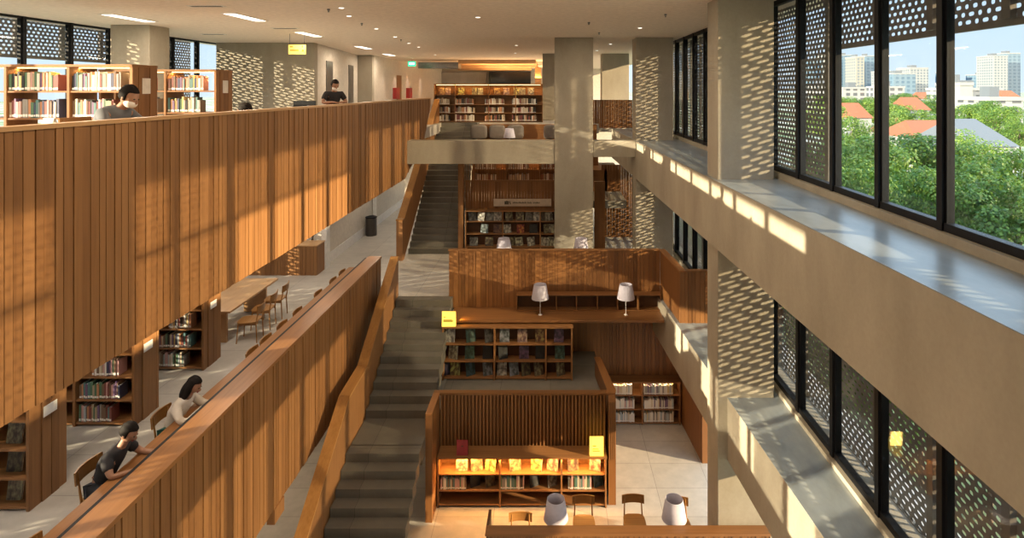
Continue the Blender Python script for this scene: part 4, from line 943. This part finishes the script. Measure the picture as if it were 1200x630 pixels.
t = thing('open_book', 'open book with white pages under the reading woman', 'book', (-5.08, 8.75, EYE - 4.72 + .002))
for s in (1, -1): MB().hexa([(-.13, 0, 0), (.13, 0, 0), (.13, s * .2, 0), (-.13, s * .2, 0), (-.13, 0, .015), (.13, 0, .015), (.13, s * .2, .01), (-.13, s * .2, .01)]).build('page_block', 'paper', t)
t = thing('open_book', 'open notebook under the hands of the man in black', 'book', (-5.06, 7.5, EYE - 4.72 + .002))
for s in (1, -1): MB().hexa([(-.12, 0, 0), (.12, 0, 0), (.12, s * .17, 0), (-.12, s * .17, 0), (-.12, 0, .012), (.12, 0, .012), (.12, s * .17, .009), (-.12, s * .17, .009)]).build('page_block', 'paper', t)

# ------------------------------------------------------------------ outside: ground, city, trees
GR = -4.0
o = MB().box(-600, 2200, -300, 3000, GR - .5, GR).build('ground', 'ground'); struct(o)
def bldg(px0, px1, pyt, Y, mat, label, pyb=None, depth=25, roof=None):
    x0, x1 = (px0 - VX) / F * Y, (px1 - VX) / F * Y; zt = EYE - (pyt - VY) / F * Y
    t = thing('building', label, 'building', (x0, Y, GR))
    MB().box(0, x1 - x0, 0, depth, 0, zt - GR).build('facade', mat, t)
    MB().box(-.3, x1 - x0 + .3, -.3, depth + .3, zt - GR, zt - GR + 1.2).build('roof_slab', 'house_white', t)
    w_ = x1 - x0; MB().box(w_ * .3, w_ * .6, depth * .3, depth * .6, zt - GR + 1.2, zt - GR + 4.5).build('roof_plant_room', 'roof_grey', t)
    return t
BL = [(952, 963, 71, 900, 'tower_blue_haze', 'blue glass tower half cut by the first mullion'), (966, 979, 64, 950, 'tower_cream', 'pale slab tower beside the first blue tower'), (983, 1002, 65, 900, 'tower_blue_haze', 'wide blue tower with stepped top'), (1003, 1013, 67, 820, 'tower_cream', 'narrow cream tower with balconies'), (1014, 1025, 66, 860, 'tower_blue_haze', 'blue tower behind the narrow cream one'),
      (1037, 1048, 84, 700, 'tower_white', 'white block at the edge of the long hotel'), (1047, 1073, 87, 650, 'tower_blue_haze', 'long grey-blue hotel block with flat roof'), (1066, 1088, 80, 760, 'tower_white', 'white square tower above the hotel block'), (1111, 1119, 85, 900, 'tower_blue_haze', 'small blue tower alone after the wide gap'), (1148, 1163, 88, 900, 'tower_blue_haze', 'short distant blue tower beside the tall white pair'),
      (1164, 1181, 66, 760, 'tower_white', 'tall white tower of the distant pair'), (1180, 1196, 63, 800, 'tower_blue_haze', 'tall blue tower of the distant pair'),
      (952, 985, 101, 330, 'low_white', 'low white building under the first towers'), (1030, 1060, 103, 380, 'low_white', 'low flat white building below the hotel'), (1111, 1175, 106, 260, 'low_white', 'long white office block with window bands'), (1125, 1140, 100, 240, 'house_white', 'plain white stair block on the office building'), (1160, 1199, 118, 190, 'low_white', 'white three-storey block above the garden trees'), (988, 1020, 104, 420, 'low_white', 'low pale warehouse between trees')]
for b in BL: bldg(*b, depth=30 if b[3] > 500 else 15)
def house(px0, px1, pyr, Y, roofm, label, h=3.2, depth=9):
    x0, x1 = (px0 - VX) / F * Y, (px1 - VX) / F * Y; zr_ = EYE - (pyr - VY) / F * Y; w_ = x1 - x0
    t = thing('house', label, 'house', (x0, Y, 0)); ze = zr_ - h
    MB().box(.3, w_ - .3, .3, depth - .3, GR, ze).build('wall', 'house_white', t)
    m = MB(); a = .18 * w_
    m.add([(0, 0, ze), (w_, 0, ze), (w_, depth, ze), (0, depth, ze), (a, depth / 2, zr_), (w_ - a, depth / 2, zr_)], [(0, 1, 5, 4), (1, 2, 5), (2, 3, 4, 5), (3, 0, 4), (3, 2, 1, 0)]); m.build('roof', roofm, t)
    m = MB(); k = 1.5
    while k < w_ - 2: m.box(k, k + 1.1, .24, .3, ze - 2, ze - .8); k += 2.6
    if m.v: m.build('window', 'glass_dark', t)
house(993, 1024, 121, 130, 'roof_orange', 'house with orange tiled roof between the second and third mullions'); house(1062, 1092, 114, 150, 'roof_orange', 'white villa with orange hip roof in the centre pane')
house(1075, 1148, 143, 92, 'roof_orange', 'long orange tiled roof just above the near trees', 2.6, 12); house(1142, 1196, 142, 80, 'roof_grey', 'white gabled house with grey metal roof', 3.4, 14)
house(1046, 1072, 138, 115, 'roof_orange', 'small orange roofed house behind the near trees'); house(1176, 1199, 106, 240, 'roof_orange', 'distant orange roof beside the office block'); house(1076, 1095, 108, 300, 'roof_orange', 'tiny distant orange roof below the white tower')
def tree_parts(seed):
    r = random.Random(seed); m = MB()
    blobs = [(r.uniform(-.68, .68), r.uniform(-.68, .68), r.uniform(1.35, 2.65), r.uniform(.24, .40)) for _ in range(30)]
    for bx, by, bz_, br in blobs:
        for _ in range(260):
            d = Vector((r.gauss(0, 1), r.gauss(0, 1), r.gauss(0, 1))).normalized(); rr = br * r.uniform(.75, 1.05)
            c = Vector((bx, by, bz_)) + Vector((d.x, d.y, d.z * .75)) * rr
            n = (d + Vector((r.gauss(0, .5), r.gauss(0, .5), r.gauss(0, .5) + .5))).normalized(); a = n.orthogonal().normalized(); b = n.cross(a); s = r.uniform(.02, .042)
            m.add([c + a * s, c + b * s, c - a * s, c - b * s], [(0, 1, 2, 3)], r.random())
    k = MB(); k.tube([(0, 0, 0), (.02, 0, 1.0), (0, .02, 1.9)], [.05, .04, .025], 8)
    for _ in range(6):
        a = r.uniform(0, 6.28); k.tube([(.01, 0, 1.0), (.2 * math.cos(a), .2 * math.sin(a), 1.5), (.45 * math.cos(a), .45 * math.sin(a), 2.2)], [.02, .014, .006], 6)
    return m, k
protos = []
def tree(px, pyt, Y, wpx, label, grp):
    """px: middle, pyt: crown top, wpx: crown width"""
    x = (px - VX) / F * Y; zt = EYE - (pyt - VY) / F * Y; H = zt - GR; R = wpx / 2 / F * Y
    if len(protos) < 3:
        m, k = tree_parts(len(protos) + 3); t = thing('tree', label, 'tree'); m.build('crown', 'foliage', t); k.build('trunk', 'trunk', t); protos.append(t)
    else: t = copy_tree(random.choice(protos)); t['label'] = label
    t['group'] = grp; t.location = (x, Y, GR); t.scale = (R, R, H / 2.95); t.rotation_euler = (0, 0, random.uniform(0, 6.28)); return t
k = 0
for i, (px, py, Y, wd) in enumerate([(1010, 152, 46, 100), (1062, 152, 50, 110), (1110, 162, 48, 90), (1160, 178, 40, 110), (1195, 172, 42, 70), (985, 168, 44, 70), (1040, 170, 40, 110), (1120, 185, 38, 100), (1085, 190, 36, 90), (960, 160, 42, 60), (1180, 205, 33, 110), (1215, 200, 34, 80), (1010, 190, 36, 80)]):
    tree(px, py, Y, wd, f'broad bright green tree outside the upper windows, {ordn(i)} in the nearest belt', 'near trees outside the upper windows')
for i, (px, py, Y, wd) in enumerate([(965, 118, 110, 60), (990, 128, 80, 60), (1035, 115, 150, 50), (1075, 122, 105, 50), (1130, 120, 120, 46), (1152, 116, 140, 40), (1172, 122, 110, 50), (1105, 133, 100, 44), (1045, 128, 110, 44), (1010, 112, 190, 40), (1060, 108, 260, 40), (1098, 110, 210, 36), (1195, 132, 100, 40), (975, 108, 260, 50), (1135, 150, 66, 70)]):
    tree(px, py, Y, wd, f'distant dark green tree among the houses, {ordn(i)} in the far belt', 'distant trees among the houses')
for i, (px, py, Y, wd) in enumerate([(960, 330, 22, 90), (1010, 360, 20, 110), (1080, 380, 19, 130), (1160, 400, 18, 140), (900, 300, 28, 80)]):
    tree(px, py, Y, wd, f'low green tree seen through the lower perforated screen, {ordn(i)} along it', 'low trees beyond the lower screen')
